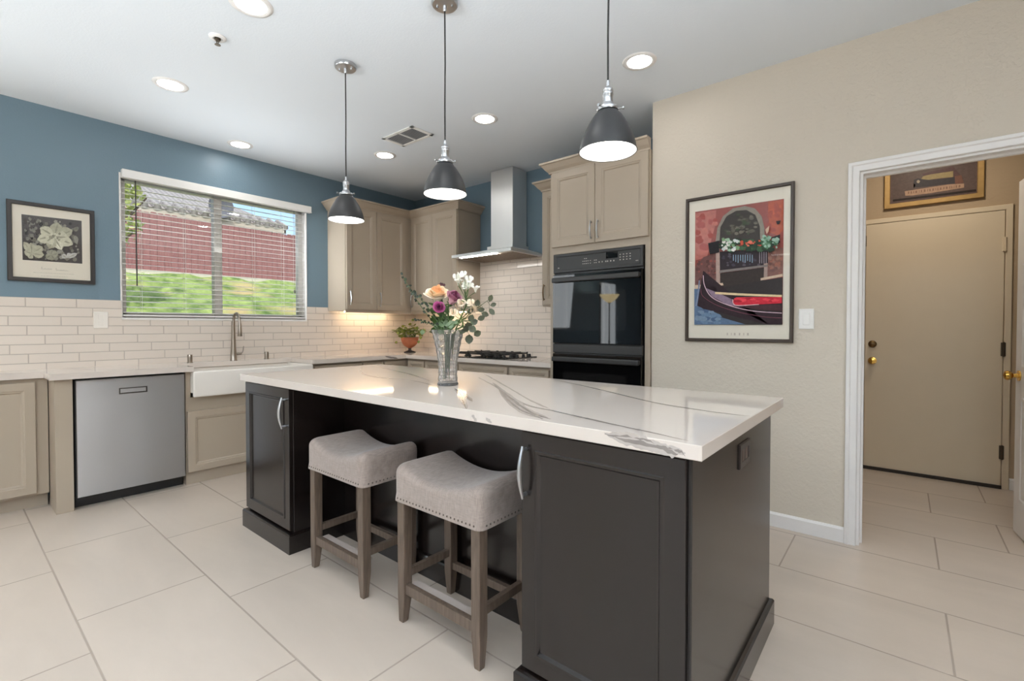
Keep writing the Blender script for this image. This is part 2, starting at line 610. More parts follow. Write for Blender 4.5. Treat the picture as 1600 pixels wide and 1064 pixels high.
X, Y, Z = Vector((1, 0, 0)), Vector((0, 1, 0)), Vector((0, 0, 1))
LX, BY, CZ = -4.68, 3.79, 2.753           # window wall, hood wall, ceiling
WY, HY = 3.187, 4.995                      # beige wall, hall end wall
RX, RY = 2.6, -4.2                         # unseen right wall and rear wall
CT = .898                                  # worktop height

# ------------------------------------------------------------------ room shell
def wall_x(name, x0, x1, ya, yb, holes, mats):
    """wall with x as its thickness; holes: (y0, y1, z0, z1)"""
    bm = B()
    ys = sorted({ya, yb} | {h[0] for h in holes} | {h[1] for h in holes})
    for a, b in zip(ys, ys[1:]):
        z = 0.0
        for h in sorted((h for h in holes if h[0] <= a and h[1] >= b), key=lambda h: h[2]):
            if h[2] > z:
                box(bm, (x0, a, z), (x1, b, h[2]))
            z = h[3]
        if z < CZ:
            box(bm, (x0, a, z), (x1, b, CZ))
    return struct(obj(name, bm, mats))

def wall_y(name, y0, y1, xa, xb, holes, mats):
    bm = B()
    xs = sorted({xa, xb} | {h[0] for h in holes} | {h[1] for h in holes})
    for a, b in zip(xs, xs[1:]):
        z = 0.0
        for h in sorted((h for h in holes if h[0] <= a and h[1] >= b), key=lambda h: h[2]):
            if h[2] > z:
                box(bm, (a, y0, z), (b, y1, h[2]))
            z = h[3]
        if z < CZ:
            box(bm, (a, y0, z), (b, y1, CZ))
    return struct(obj(name, bm, mats))

WIN = (.912, 2.392, 1.262, 2.39)
bm = B(); box(bm, (-4.85, RY - .15, -.1), (RX + .15, HY + .15, 0)); struct(obj('floor', bm, MT['floor']))
bm = B(); box(bm, (-4.85, RY - .15, CZ), (RX + .15, HY + .15, CZ + .12)); struct(obj('ceiling', bm, MT['ceiling']))
wall_x('wall_left', LX - .15, LX, RY, HY, [WIN, (-1.1, -.12, 1.15, 2.2), (-2.75, -2.15, .06, 2.1)], MT['blue'])
wall_y('wall_back', BY, BY + .12, LX, -1.36, [], MT['blue'])
wall_y('wall_front', WY, WY + .12, -1.36, RX, [(-.188, .62, 0, 2.033)], MT['beige'])
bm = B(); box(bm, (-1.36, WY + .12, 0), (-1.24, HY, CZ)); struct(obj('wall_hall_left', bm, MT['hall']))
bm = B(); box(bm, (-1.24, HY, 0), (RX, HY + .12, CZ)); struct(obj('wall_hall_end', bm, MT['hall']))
wall_x('wall_right', RX, RX + .12, RY, HY, [(-2.2, .4, .65, 2.25)], MT['dimmed'])  # opening added to go with the side fill lamps
wall_y('wall_rear', RY - .12, RY, LX, RX, [(-3.1, 1.3, .3, 2.4)], MT['dimmed'])  # opening added to go with the rear fill lamps

# backsplash tile (thin slabs on the walls)
TT = .008
bm = B()
for a, b, z0, z1 in ((-.35, WIN[0], CT - .01, 1.40), (WIN[0], WIN[1], CT - .01, WIN[2] - .012), (WIN[1], 2.62, CT - .01, 1.40), (2.62, BY, CT - .01, 1.364)):
    box(bm, (LX, a, z0), (LX + TT, b, z1))
struct(obj('trim_1', bm, MT['subway']))
bm = B()
for a, b, z0, z1 in ((LX + TT, -3.57, CT - .01, 1.364), (-3.57, -2.49, CT - .01, 1.90), (-2.49, -2.2, CT - .01, 1.376)):
    box(bm, (a, BY - TT, z0), (b, BY, z1))
struct(obj('trim_2', bm, MT['subway2']))

# baseboards
def baseboard(name, a, b, n):
    a, b, n = Vector(a), Vector(b), Vector(n)
    bm = B()
    prism(bm, [a, a + n * .014, a + n * .014 + Z * .072, a + n * .006 + Z * .084, a + Z * .084], b - a)
    return struct(obj(name, bm, MT['trim']))
baseboard('baseboard_front', (-1.36, WY, 0), (-.24, WY, 0), -Y)
baseboard('baseboard_front_far', (.672, WY, 0), (RX, WY, 0), -Y)
baseboard('baseboard_hall', (.612, HY, 0), (RX, HY, 0), -Y)
baseboard('baseboard_hall_left', (-1.24, HY, 0), (-.29, HY, 0), -Y)

# doorway casing in the beige wall with its jamb lining
bm = B()
cprof = [(0, 0), (0, .013), (.004, .016), (.030, .016), (.036, .022), (.050, .022), (.052, .019), (.052, 0)]
def casing(bm, xa, xb, zt, y, prof, mi=0):
    path = [(xa, 0, -1, 0), (xa, zt, -1, 1), (xb, zt, 1, 1), (xb, 0, 1, 0)]
    rings = [[bm.verts.new((x + ox * d, y - h, z + oz * d)) for d, h in prof] for x, z, ox, oz in path]
    for a, b in zip(rings, rings[1:]):
        for i in range(len(prof)):
            k = (i + 1) % len(prof)
            bm.faces.new((a[i], a[k], b[k], b[i]))
    bm.faces.new(rings[0]); bm.faces.new(rings[-1][::-1])
casing(bm, -.188, .62, 2.033, WY, cprof)
box(bm, (-.1875, WY + .0005, 0), (-.174, WY + .12, 2.0325))
box(bm, (.606, WY + .0005, 0), (.6195, WY + .12, 2.0325))
box(bm, (-.174, WY + .0005, 2.02), (.606, WY + .12, 2.0325))
box(bm, (-.174, WY + .05, 0), (-.164, WY + .075, 2.02))
box(bm, (-.164, WY + .05, 2.008), (.606, WY + .075, 2.02))
struct(obj('trim_3', bm, MT['trim']))

# ------------------------------------------------------------------ window in the blue wall
wn1 = struct(new('window_1', None, None, (LX, 1.65, WIN[2])))
wn1['label'] = 'white sliding window above the sink behind a lowered blind'
wn1['category'] = 'window'
y0, y1, z0, z1 = WIN
bm = B()
t = .012
box(bm, (LX - .15, y0, z0 - t), (LX + .012, y1, z0 + .006), .003)       # sill
box(bm, (LX - .15, y0 - .006, z0 - t), (LX + .004, y0 + .006, z1), .002)
box(bm, (LX - .15, y1 - .006, z0 - t), (LX + .004, y1 + .006, z1), .002)
obj('window_surround', bm, MT['trim'], wn1)
def win_frame(y0, y1, z0, z1, ym, parent):
    bm = B()
    a, b = LX - .135, LX - .075
    w = .04
    box(bm, (a, y0, z0), (b, y1, z0 + w), .003)
    box(bm, (a, y0, z1 - w), (b, y1, z1), .003)
    box(bm, (a, y0, z0), (b, y0 + w, z1), .003)
    box(bm, (a, y1 - w, z0), (b, y1, z1), .003)
    box(bm, (a, ym - .032, z0), (b + .012, ym + .032, z1), .003)
    obj('window_frame', bm, MT['trim'], parent)
    for p, q in ((y0 + w, ym - .03), (ym + .03, y1 - w)):
        bm = B()
        box(bm, (a + .02, p, z0 + w), (a + .026, q, z1 - w))
        obj('window_pane', bm, MT['pane'], parent)
win_frame(y0 + .006, y1 - .006, z0 + .006, z1, 1.612, wn1)
wn2 = struct(new('window_2', None, None, (LX, -.61, 1.15)))
win_frame(-1.1, -.12, 1.15, 2.2, -.61, wn2)
wn3 = struct(new('window_3', None, None, (LX, -2.45, .06)))
win_frame(-2.75, -2.15, .06, 2.1, -2.45, wn3)

# blind
bl = thing('window_blind', 'white horizontal slat blind hanging open in the window above the sink', 'blind', (LX, 1.66, 2.41))
bm = B(); box(bm, (LX + .001, .918, 2.346), (LX + .048, 2.428, 2.412), .004)
box(bm, (LX + .04, .918, 2.346), (LX + .054, 2.428, 2.352), .002)
obj('valance', bm, MT['blind'], bl)
bm = B()
NS = 25
for i in range(NS):
    z = 2.325 - i * (2.325 - 1.31) / (NS - 1)
    prev = []
    for k in range(6):
        q = -1 + 2 * k / 5
        xx = LX - .035 + q * .0245
        zz = z + .0022 * (1 - q * q) - q * .0030
        prev.append((xx, zz))
    prof = [(a, b + .0012) for a, b in prev] + [(a, b - .0012) for a, b in prev[::-1]]
    prism(bm, [(a, y0 + .012, b) for a, b in prof], (0, y1 - y0 - .024, 0))
obj('slats', bm, MT['blind'], bl, True)
bm = B(); box(bm, (LX - .06, y0 + .012, 1.278), (LX - .01, y1 - .012, 1.292), .004); obj('bottom_rail', bm, MT['blind'], bl)
bm = B()
for yy in (1.045, 1.345, 1.60, 1.90, 2.17, 2.29):
    for xx in (LX - .008, LX - .062):
        tube(bm, [(xx, yy, 1.285), (xx, yy, 2.35)], .0011, 5)
obj('ladder_cords', bm, MT['blind'], bl)
bm = B(); tube(bm, [(LX + .004, 1.008, 2.345), (LX + .006, 1.01, 1.52)], .0045, 8); obj('wand', bm, MT['wand'], bl)
bm = B(); tube(bm, [(LX + .002, 2.268, 2.345), (LX + .004, 2.27, 1.56)], .0014, 5)
lathe(bm, [(0, 0), (.006, -.004), (.009, -.03), (0, -.034)], (LX + .004, 2.27, 1.565), 10)
obj('pull_cord', bm, MT['wand'], bl)

# ------------------------------------------------------------------ outside the window
bm = B()
xs = [-5.0, -5.8, -6.6, -8, -10, -12, -14.2, -16]
zs = [-.3, .0, .35, .9, 1.55, 2.1, 2.5, 2.55]
rng = random.Random(3)
NYG = 60
grid = []
for i in range(81):
    xx = -5.0 + i * (-16 + 5.0) / 80
    for k in range(len(xs) - 1):
        if xs[k] >= xx >= xs[k + 1]:
            break
    f = (xx - xs[k]) / (xs[k + 1] - xs[k])
    zz = zs[k] + f * (zs[k + 1] - zs[k])
    grid.append([bm.verts.new((xx, -4 + j * 18 / NYG, zz + (rng.uniform(0, .16) if -13.5 < xx < -6 else 0))) for j in range(NYG + 1)])
for a, b in zip(grid, grid[1:]):
    for j in range(NYG):
        bm.faces.new((a[j], a[j + 1], b[j + 1], b[j]))
g = obj('ground_cover', bm, MT['grass'])
tag(g, 'green ground cover on the bank rising behind the window', 'grass', kind='stuff')

fe = thing('garden_fence', 'reddish brown board fence on the bank behind the window', 'fence', (-14, 4, 2.45))
bm = B()
yy = -2.0
rng = random.Random(5)
while yy < 12:
    zt = 3.95 - .012 * (yy - 3.8) + rng.uniform(-.015, .015)
    prism(bm, [(-14, yy, 2.45), (-14, yy + .138, 2.45), (-14, yy + .138, zt - .03), (-14, yy + .11, zt), (-14, yy + .03, zt), (-14, yy, zt - .03)], (-.022, 0, 0))
    yy += .143
obj('fence_boards', bm, MT['fence'], fe)
bm = B()
for zz in (2.75, 3.6):
    box(bm, (-14.07, -2, zz), (-14.024, 12, zz + .09))
obj('fence_rail', bm, MT['fence'], fe)
bm = B(); box(bm, (-13.99, -2, 2.40), (-13.94, 12, 2.56)); obj('kick_board', bm, MT['stucco'], fe)

ho = thing('neighbor_house', 'pale house with a grey tiled hip roof behind the red fence', 'house', (-19, 4, 2.5))
bm = B(); box(bm, (-26, -4, 2.5), (-18.4, 8.0, 4.9)); obj('house_wall', bm, MT['stucco'], ho)
bm = B(); box(bm, (-18.05, -4.5, 4.72), (-17.99, 8.42, 4.9)); box(bm, (-26.4, 8.36, 4.72), (-17.99, 8.42, 4.9)); obj('fascia_board', bm, MT['fascia'], ho)
bm = B()
e = 4.9
A_, B_, C_, D_ = (-17.95, -4.6, e), (-17.95, 8.5, e), (-26.5, 8.5, e), (-26.5, -4.6, e)
R0, R1 = (-22.2, 0.2, 6.75), (-22.2, 6.6, 6.75)
for q in ((A_, B_, R1, R0), (B_, C_, R1), (C_, D_, R0, R1), (D_, A_, R0), (D_, C_, B_, A_)):
    poly(bm, q)
bmesh.ops.remove_doubles(bm, verts=bm.verts, dist=.001)
rf = obj('tiled_roof', bm, MT['roof'], ho)
bm = B()
for i in range(40):
    yy = -4.5 + i * .33
    tube(bm, [(-17.93, yy, e + .02), (-18.6, yy, e + .02 + .65 * .44)], .11, 8)
obj('eave_tiles', bm, MT['roof'], rf, True)
bm = B()
lathe(bm, [(0, .0), (.2, .03), (.36, .1), (.38, .11), (.36, .08), (.2, -.01), (0, -.03)], (-17.6, 6.05, 5.2), 28, 'X')
tube(bm, [(-17.7, 6.05, 5.2), (-17.9, 6.1, 4.85)], .03, 6)
sd = obj('satellite_dish', bm, MT['dish'], None, True)
tag(sd, 'round grey dish on the roof edge of the house behind the fence', 'dish')

tr = thing('garden_tree', 'leafy tree at the left edge of the window in front of the fence', 'tree', (-9.3, 1.62, 1.2))
bm = B(); tube(bm, smooth_pts([(-9.3, 1.62, 1.2), (-9.25, 1.66, 2.2), (-9.3, 1.75, 3.0), (-9.25, 1.8, 3.7)], 5), [.07 - .0025 * i for i in range(16)], 8)
for a, b in (((-9.27, 1.7, 2.6), (-9.1, 2.1, 3.2)), ((-9.3, 1.74, 2.9), (-9.4, 1.4, 3.5)), ((-9.25, 1.7, 2.4), (-9.2, 1.95, 2.65))):
    tube(bm, [a, b], [.03, .012], 6)
obj('trunk', bm, MT['bark'], tr)
bm = B()
rng = random.Random(11)
def leaf(bm, p, d, n, L, w, mi=0, fold=.15):
    """a small solid leaf: pointed oval with a raised midrib"""
    p, d, n = Vector(p), Vector(d).normalized(), Vector(n)
    s = d.cross(n)
    if s.length < 1e-3:
        s = d.cross(Vector((.3, .9, .2)))
    s.normalize()
    n = s.cross(d)
    pts = []
    for t, k in ((0, 0), (.22, .75), (.5, 1), (.78, .72), (1, 0)):
        pts.append((t, k))
    top = bm.verts.new(p + d * L * .5 - n * w * fold)
    bot = bm.verts.new(p + d * L * .5 - n * (w * fold + .0012))
    ring = [bm.verts.new(p + d * L * t + s * w * .5 * k) for t, k in pts] + [bm.verts.new(p + d * L * t - s * w * .5 * k) for t, k in pts[-2:0:-1]]
    for i in range(len(ring)):
        j = (i + 1) % len(ring)
        bm.faces.new((ring[i], ring[j], top)).material_index = mi
        bm.faces.new((ring[j], ring[i], bot)).material_index = mi
def rv(r=rng):
    return Vector((r.uniform(-1, 1), r.uniform(-1, 1), r.uniform(-1, 1)))
for c, rad, n in (((-9.3, 1.72, 3.75), .5, 190), ((-9.2, 1.72, 3.2), .38, 150), ((-9.25, 1.8, 2.68), .28, 90), ((-9.35, 1.45, 3.2), .42, 120)):
    for i in range(n):
        v = rv()
        while v.length > 1:
            v = rv()
        leaf(bm, Vector(c) + v * rad, rv(), rv(), .13, .07)
obj('foliage', bm, MT['treeleaf'], tr)

# ------------------------------------------------------------------ cabinets
def cab_door(parent, O, u, n, w, h, loops=None, m=None, name='cabinet_door'):
    bm = B()
    panel(bm, O, u, Z, n, w, h, loops or door_loops(), 0)
    return obj(name, bm, m or MT['cabinet'], parent)

def crown(bm, path, z):
    """crown moulding along a path of (x, y, outx, outy) corners"""
    prof = [(0, 0), (.012, 0), (.016, .012), (.034, .03), (.058, .062), (.07, .068), (.07, .082), (0, .082)]
    rings = [[bm.verts.new((x + ox * d, y + oy * d, z + h)) for d, h in prof] for x, y, ox, oy in path]
    for a, b in zip(rings, rings[1:]):
        for i in range(len(prof)):
            j = (i + 1) % len(prof)
            bm.faces.new((a[i], a[j], b[j], b[i]))
    bm.faces.new(rings[0])
    bm.faces.new(rings[-1][::-1])

CAB = MT['cabinet']
UZ0, UZ1 = 1.362, 2.425
# upper cabinet on the window wall
uc = thing('wall_cabinet', 'greige two-door wall cabinet beside the window, its pale side turned to the room', 'cabinet', (-4.51, 3.0, UZ0), 'greige wall cabinets')
bm = B(); box(bm, (LX, 2.625, UZ0), (-4.345, 3.785, UZ1), .002); obj('cabinet_body', bm, CAB, uc)
d = cab_door(uc, (-4.345, 2.632, UZ0 + .012), Y, X, .352, UZ1 - UZ0 - .024); bow_pull('handle', (-4.325, 2.665, 1.425), (-4.325, 2.665, 1.55), X, d, MT['nickel'], .026)
d = cab_door(uc, (-4.345, 2.988, UZ0 + .012), Y, X, .382, UZ1 - UZ0 - .024); bow_pull('handle', (-4.325, 3.022, 1.425), (-4.325, 3.022, 1.55), X, d, MT['nickel'], .026)
bm = B(); crown(bm, [(LX + .002, 2.625, 0, -1), (-4.345, 2.625, 1, -1), (-4.345, 3.45, 1, -1)], UZ1 - .01); obj('crown_moulding', bm, CAB, uc)
bm = B(); box(bm, (-4.58, 2.75, UZ0 - .010), (-4.555, 3.36, UZ0 + .001)); obj('light_bar', bm, MT['warmglow'], uc)
bm = B(); box(bm, (-4.36, 2.63, UZ0 - .02), (-4.346, 3.45, UZ0 + .001)); obj('light_rail', bm, CAB, uc)
# upper cabinet on the hood wall
ub = thing('wall_cabinet', 'greige two-door wall cabinet in the corner left of the range hood', 'cabinet', (-3.96, 3.62, UZ0), 'greige wall cabinets')
bm = B(); box(bm, (-4.343, 3.45, UZ0), (-3.57, 3.787, UZ1), .002); obj('cabinet_body', bm, CAB, ub)
d = cab_door(ub, (-4.318, 3.45, UZ0 + .012), X, -Y, .36, UZ1 - UZ0 - .024); bow_pull('handle', (-4.29, 3.43, 1.425), (-4.29, 3.43, 1.55), -Y, d, MT['nickel'], .026)
d = cab_door(ub, (-3.954, 3.45, UZ0 + .012), X, -Y, .378, UZ1 - UZ0 - .024); bow_pull('handle', (-3.61, 3.43, 1.425), (-3.61, 3.43, 1.55), -Y, d, MT['nickel'], .026)
bm = B(); crown(bm, [(-4.345, 3.45, 1, -1), (-3.57, 3.45, 1, -1), (-3.57, 3.787, 1, 0)], UZ1 - .01); obj('crown_moulding', bm, CAB, ub)
bm = B(); box(bm, (-4.25, 3.63, UZ0 - .010), (-3.66, 3.655, UZ0 + .001)); obj('light_bar', bm, MT['warmglow'], ub)
bm = B(); box(bm, (-4.36, 3.452, UZ0 - .02), (-3.572, 3.466, UZ0 + .001)); obj('light_rail', bm, CAB, ub)
# narrow cabinet between the hood and the ovens
un = thing('wall_cabinet', 'narrow greige wall cabinet squeezed between range hood and oven cabinet', 'cabinet', (-2.35, 3.62, 1.376), 'greige wall cabinets')
bm = B(); box(bm, (-2.488, 3.45, 1.376), (-2.213, 3.787, 2.405), .002); obj('cabinet_body', bm, CAB, un)
d = cab_door(un, (-2.482, 3.45, 1.39), X, -Y, .262, 1.0); bow_pull('handle', (-2.455, 3.43, 1.44), (-2.455, 3.43, 1.56), -Y, d, MT['oldbrass'], .026)
bm = B(); crown(bm, [(-2.488, 3.787, -1, 0), (-2.488, 3.45, -1, -1), (-2.29, 3.45, 0, -1)], 2.395); obj('crown_moulding', bm, CAB, un)

# tall oven cabinet
FY = 3.17
oc = thing('oven_cabinet', 'tall greige cabinet that holds the black double oven', 'cabinet', (-1.785, 3.48, 0))
bm = B()
for a, b in (((-2.208, FY, .0), (-2.172, BY - .005, 2.43)), ((-1.402, FY, .0), (-1.364, BY - .005, 2.43)),
             ((-2.172, FY, 1.775), (-1.402, BY - .005, 2.43)), ((-2.172, FY, .1), (-1.402, BY - .005, .345)),
             ((-2.172, BY - .03, .345), (-1.402, BY - .005, 1.775))):
    box(bm, a, b)
bmesh.ops.remove_doubles(bm, verts=bm.verts, dist=.0001)
obj('cabinet_body', bm, CAB, oc)
d = cab_door(oc, (-2.186, FY, 1.83), X, -Y, .39, .592); bow_pull('handle', (-1.823, FY - .02, 1.868), (-1.823, FY - .02, 1.985), -Y, d, MT['nickel'], .026)
d = cab_door(oc, (-1.792, FY, 1.83), X, -Y, .418, .592); bow_pull('handle', (-1.765, FY - .02, 1.868), (-1.765, FY - .02, 1.985), -Y, d, MT['nickel'], .026)
d = cab_door(oc, (-2.186, FY, .115), X, -Y, .812, .215, name='drawer_front'); bow_pull('handle', (-1.85, FY - .02, .225), (-1.72, FY - .02, .225), -Y, d, MT['nickel'], .026)
bm = B(); crown(bm, [(-2.208, BY - .005, -1, 0), (-2.208, FY, -1, -1), (-1.364, FY, 0, -1)], 2.425)
obj('crown_moulding', bm, CAB, oc)

# double oven
ov = thing('wall_oven', 'black double wall oven built into the tall greige cabinet', 'oven', (-1.787, 3.3, .345))
OX0, OX1 = -2.168, -1.408
bm = B(); box(bm, (OX0 + .004, FY - .004, .35), (OX1 - .004, 3.7, 1.772)); obj('oven_body', bm, MT['blackplastic'], ov)
bm = B()
panel(bm, (OX0, FY - .004, 1.622), X, Z, -Y, OX1 - OX0, .148, [(0, 0), (0, .014), (.003, .018), (.02, .018), (.024, .014), (.026, .014)])
rng = random.Random(8)
def key(x, z, w=.012, h=.007):
    box(bm, (x, FY - .0195, z), (x + w, FY - .017, z + h), mi=1)
for i in range(4):
    for j in range(3):
        key(-1.59 + .026 * i, 1.678 + .019 * j, .010, .007)
for x in (-1.90, -1.885, -1.87, -1.855, -1.835, -1.80, -1.785):
    for j in range(rng.choice((2, 3))):
        key(x, 1.675 + .019 * j, .008, .006)
for x in (-1.76, -1.735, -1.705, -1.69, -1.665, -1.64):
    key(x, 1.675, .009, .01)
key(-2.125, 1.658, .012, .008)
key(-1.465, 1.662, .02, .006)
cp = obj('control_panel', bm, [MT['greyplastic'], ink(180, 174, 166)], ov)
bm = B(); box(bm, (-1.70, FY - .0195, 1.70), (-1.605, FY - .017, 1.745)); obj('display', bm, MT['blackglass'], cp)
def oven_door(z0, z1, label):
    bm = B()
    panel(bm, (OX0 + .004, FY - .004, z0), X, Z, -Y, OX1 - OX0 - .008, z1 - z0, [(0, 0), (0, .028), (.004, .032), (.01, .032)])
    dd = obj('oven_door', bm, MT['blackglass'], ov)
    bm = B()
    # the flat bar handle along the door's top
    box(bm, (OX0 + .012, FY - .068, z1 - .062), (OX1 - .012, FY - .042, z1 - .024), .008, 3)
    for xx in (OX0 + .012, OX1 - .04):
        box(bm, (xx, FY - .05, z1 - .055), (xx + .028, FY - .03, z1 - .028), .003)
    obj('oven_handle', bm, MT['greyplastic'], dd)
    bm = B()
    pts = []
    x0, x1, a0, a1, r = OX0 + .10, OX1 - .12, z0 + .10, z1 - .14, .03
    for cx, cz, s in ((x1 - r, a1 - r, 0), (x0 + r, a1 - r, 1), (x0 + r, a0 + r, 2), (x1 - r, a0 + r, 3)):
        for k in range(6):
            an = (s + k / 5) * PI / 2
            pts.append((cx + r * math.cos(an), FY - .0362, cz + r * math.sin(an)))
    prism(bm, pts, (0, .0006, 0))
    obj('oven_window', bm, MT['ovenwin'], dd)
    return dd
MT['ovenwin'] = mat('smoked oven window', rgb(24, 23, 23), .03, var=0, spec=.5)
oven_door(1.068, 1.605, '')
oven_door(.36, .985, '')
bm = B(); panel(bm, (OX0, FY - .004, .992), X, Z, -Y, OX1 - OX0, .07, [(0, 0), (0, .02), (.004, .024), (.01, .024)]); obj('vent_trim', bm, MT['greyplastic'], ov)

# base cabinets along the window wall
BX = -4.155                                 # carcass face
TK = .092
def base_cab(label, ya, yb, fronts, name='base_cabinet', xf=BX, z1=.855, toe=.012, stiles=()):
    t_ = thing(name, label, 'cabinet', (-4.4, (ya + yb) / 2, 0), 'greige base cabinets')
    bm = B(); box(bm, (LX + .01, ya, TK), (xf, yb, z1), .0015); box(bm, (LX + .01, ya + .002, 0), (xf - toe, yb - .002, TK))
    for a, b in stiles:
        box(bm, (xf - .02, a, z1), (xf - .0005, b, .857))
    obj('cabinet_body', bm, CAB, t_)
    for (nm, a, b, z0_, z1_, hp) in fronts:
        d_ = cab_door(t_, (xf, a, z0_), Y, X, b - a, z1_ - z0_, door_loops(.05) if z1_ - z0_ > .2 else door_loops(.03), name=nm)
        if hp == 'h':
            m_ = (a + b) / 2
            zc = (z0_ + z1_) / 2
            bow_pull('handle', (xf + .02, m_ - .06, zc), (xf + .02, m_ + .06, zc), X, d_, MT['nickel'], .026)
        elif hp == 'v':
            bow_pull('handle', (xf + .02, b - .03, z1_ - .17), (xf + .02, b - .03, z1_ - .05), X, d_, MT['nickel'], .026)
    return t_
base_cab('shallow greige base cabinet at the left end of the window wall', -.35, .462, [('cabinet_door', -.02, .402, TK + .015, .835, None), ('cabinet_door', -.34, -.026, TK + .015, .835, None)], xf=-4.38, toe=.06)
fp = thing('end_panel', 'greige upright filler post left of the dishwasher', 'cabinet panel', (-4.26, .51, 0))
bm = B(); box(bm, (-4.40, .466, 0), (-4.138, .552, .857), .002); obj('post', bm, CAB, fp)
base_cab('greige sink base cabinet under the white apron sink', 1.18, 2.17, [('cabinet_door', 1.187, 1.675, TK + .005, .558, None), ('cabinet_door', 1.681, 2.163, TK + .005, .558, None)], z1=.66, stiles=((1.181, 1.2125), (2.1515, 2.169)))
base_cab('greige base cabinet just right of the apron sink', 2.172, 2.682, [('drawer_front', 2.19, 2.675, .69, .835, 'h'), ('cabinet_door', 2.19, 2.675, TK + .012, .68, 'v')])
base_cab('narrow greige base cabinet halfway between sink and corner', 2.686, 2.925, [('drawer_front', 2.692, 2.92, .69, .835, 'h'), ('cabinet_door', 2.692, 2.92, TK + .012, .68, 'v')])
base_cab('greige corner base cabinet under the potted plant', 2.929, 3.785, [('drawer_front', 2.94, 3.2, .69, .835, None), ('cabinet_door', 2.94, 3.2, TK + .012, .68, None)])
def base_cab_b(label, xa, xb, fronts, yf=3.235):
    t_ = thing('base_cabinet', label, 'cabinet', ((xa + xb) / 2, 3.5, 0), 'greige base cabinets')
    bm = B(); box(bm, (xa, yf, TK), (xb, BY - .01, .855), .0015); box(bm, (xa + .002, yf + .012, 0), (xb - .002, BY - .01, TK)); obj('cabinet_body', bm, CAB, t_)
    for (nm, a, b, z0_, z1_, hp) in fronts:
        d_ = cab_door(t_, (a, yf, z0_), X, -Y, b - a, z1_ - z0_, door_loops(.05) if z1_ - z0_ > .2 else door_loops(.03), name=nm)
        if hp == 'h':
            m_, zc = (a + b) / 2, (z0_ + z1_) / 2
            bow_pull('handle', (m_ - .06, yf - .02, zc), (m_ + .06, yf - .02, zc), -Y, d_, MT['nickel'], .026)
    return t_
base_cab_b('greige drawer cabinet in the inner corner of the base run', -4.13, -3.835, [('drawer_front', -4.10, -3.842, .69, .835, 'h'), ('cabinet_door', -4.10, -3.842, TK + .012, .68, None)])
base_cab_b('greige drawer cabinet hidden mostly behind the flower vase', -3.831, -3.335, [('drawer_front', -3.825, -3.342, .69, .835, 'h'), ('cabinet_door', -3.825, -3.342, TK + .012, .68, None)])
base_cab_b('greige base cabinet under the left half of the cooktop', -3.331, -2.70, [('drawer_front', -3.325, -2.71, .69, .835, None), ('cabinet_door', -3.325, -2.71, TK + .012, .68, None)])
base_cab_b('greige base cabinet between cooktop and oven cabinet', -2.696, -2.212, [('drawer_front', -2.685, -2.262, .69, .835, None), ('cabinet_door', -2.685, -2.262, TK + .012, .68, None)])

# dishwasher
dw = thing('dishwasher', 'stainless steel dishwasher under the worktop left of the sink', 'dishwasher', (-4.4, .866, 0))
bm = B(); box(bm, (LX + .05, .562, .08), (-4.16, 1.172, .85)); box(bm, (LX + .05, .562, 0), (-4.21, 1.172, .08)); obj('dishwasher_body', bm, MT['dark'], dw)
bm = B(); panel(bm, (-4.16, .566, .08), Y, Z, X, .603, .765, [(0, 0), (0, .026), (.003, .03), (.006, .03)]); dd = obj('dishwasher_door', bm, MT['steel'], dw)
bm = B(); panel(bm, (-4.1305, .785, .735), Y, Z, X, .158, .042, [(0, 0), (0, .002), (.003, .003), (.006, .003), (.007, .001)]); ph = obj('pocket_handle', bm, MT['darksteel'], dd)
bm = B(); panel(bm, (-4.1294, .793, .743), Y, Z, X, .142, .026, [(0, 0), (0, .0006), (.001, .0008)]); obj('pocket_face', bm, MT['steel'], ph)
bm = B(); box(bm, (-4.235, .566, .004), (-4.205, 1.168, .076), .002); obj('toe_panel', bm, MT['blackplastic'], dw)

# ------------------------------------------------------------------ worktop
CB = CT - .038
bm = B()
FXE, FYE = -4.098, 3.185
sink0, sink1 = 1.222, 2.142
box(bm, (LX + TT, -.36, CB), (-4.345, .44, CT))
box(bm, (LX + TT, .44, CB), (FXE, sink0, CT))
box(bm, (LX + TT, sink0, CB), (-4.50, sink1, CT))
box(bm, (LX + TT, sink1, CB), (FXE, BY - TT, CT))
box(bm, (FXE, FYE, CB), (-2.214, BY - TT, CT))
_rb = [0]
def ribbon(bm, pts, w, n, mi, seed=1):
    """a vein lying on a plane with normal n: a pale wide band and a darker core"""
    n = Vector(n)
    P = smooth_pts(pts, 8)
    N = len(P)
    for ww, m_ in (((w * 1.9, 2), (w * .8, 1)) if mi == 1 else ((w * 1.3, 2),)):
        rng = random.Random(seed + m_)
        _rb[0] += 1
        lift = .0002 + .00003 * _rb[0]
        prev, g1, g2 = None, 1.0, 0.0
        for i, p in enumerate(P):
            t = (P[min(i + 1, N - 1)] - P[max(i - 1, 0)]).normalized()
            s = t.cross(n).normalized()
            g1 = .65 * g1 + .35 * rng.uniform(.4, 1.6)
            g2 = .7 * g2 + .3 * rng.uniform(-.6, .6)
            k = min(1, 5 * i / N, 5 * (N - 1 - i) / N)
            h = ww * max(k * g1, .12) * .5
            cur = (bm.verts.new(p + s * (h + g2 * w) + n * lift), bm.verts.new(p - s * (h - g2 * w) + n * lift))
            if prev:
                bm.faces.new((prev[0], cur[0], cur[1], prev[1])).material_index = m_
            prev = cur
def top_pts(px, z):
    return [at(a, b, 2, z) for a, b in px]
def wt(pts):
    return [(a, b, CT) for a, b in pts]
ribbon(bm, wt([(-4.62, .02), (-4.5, .12), (-4.42, .30), (-4.36, .36)]), .010, Z, 1)
ribbon(bm, wt([(-4.64, .55), (-4.45, .66), (-4.3, .70), (-4.11, .98)]), .012, Z, 2)
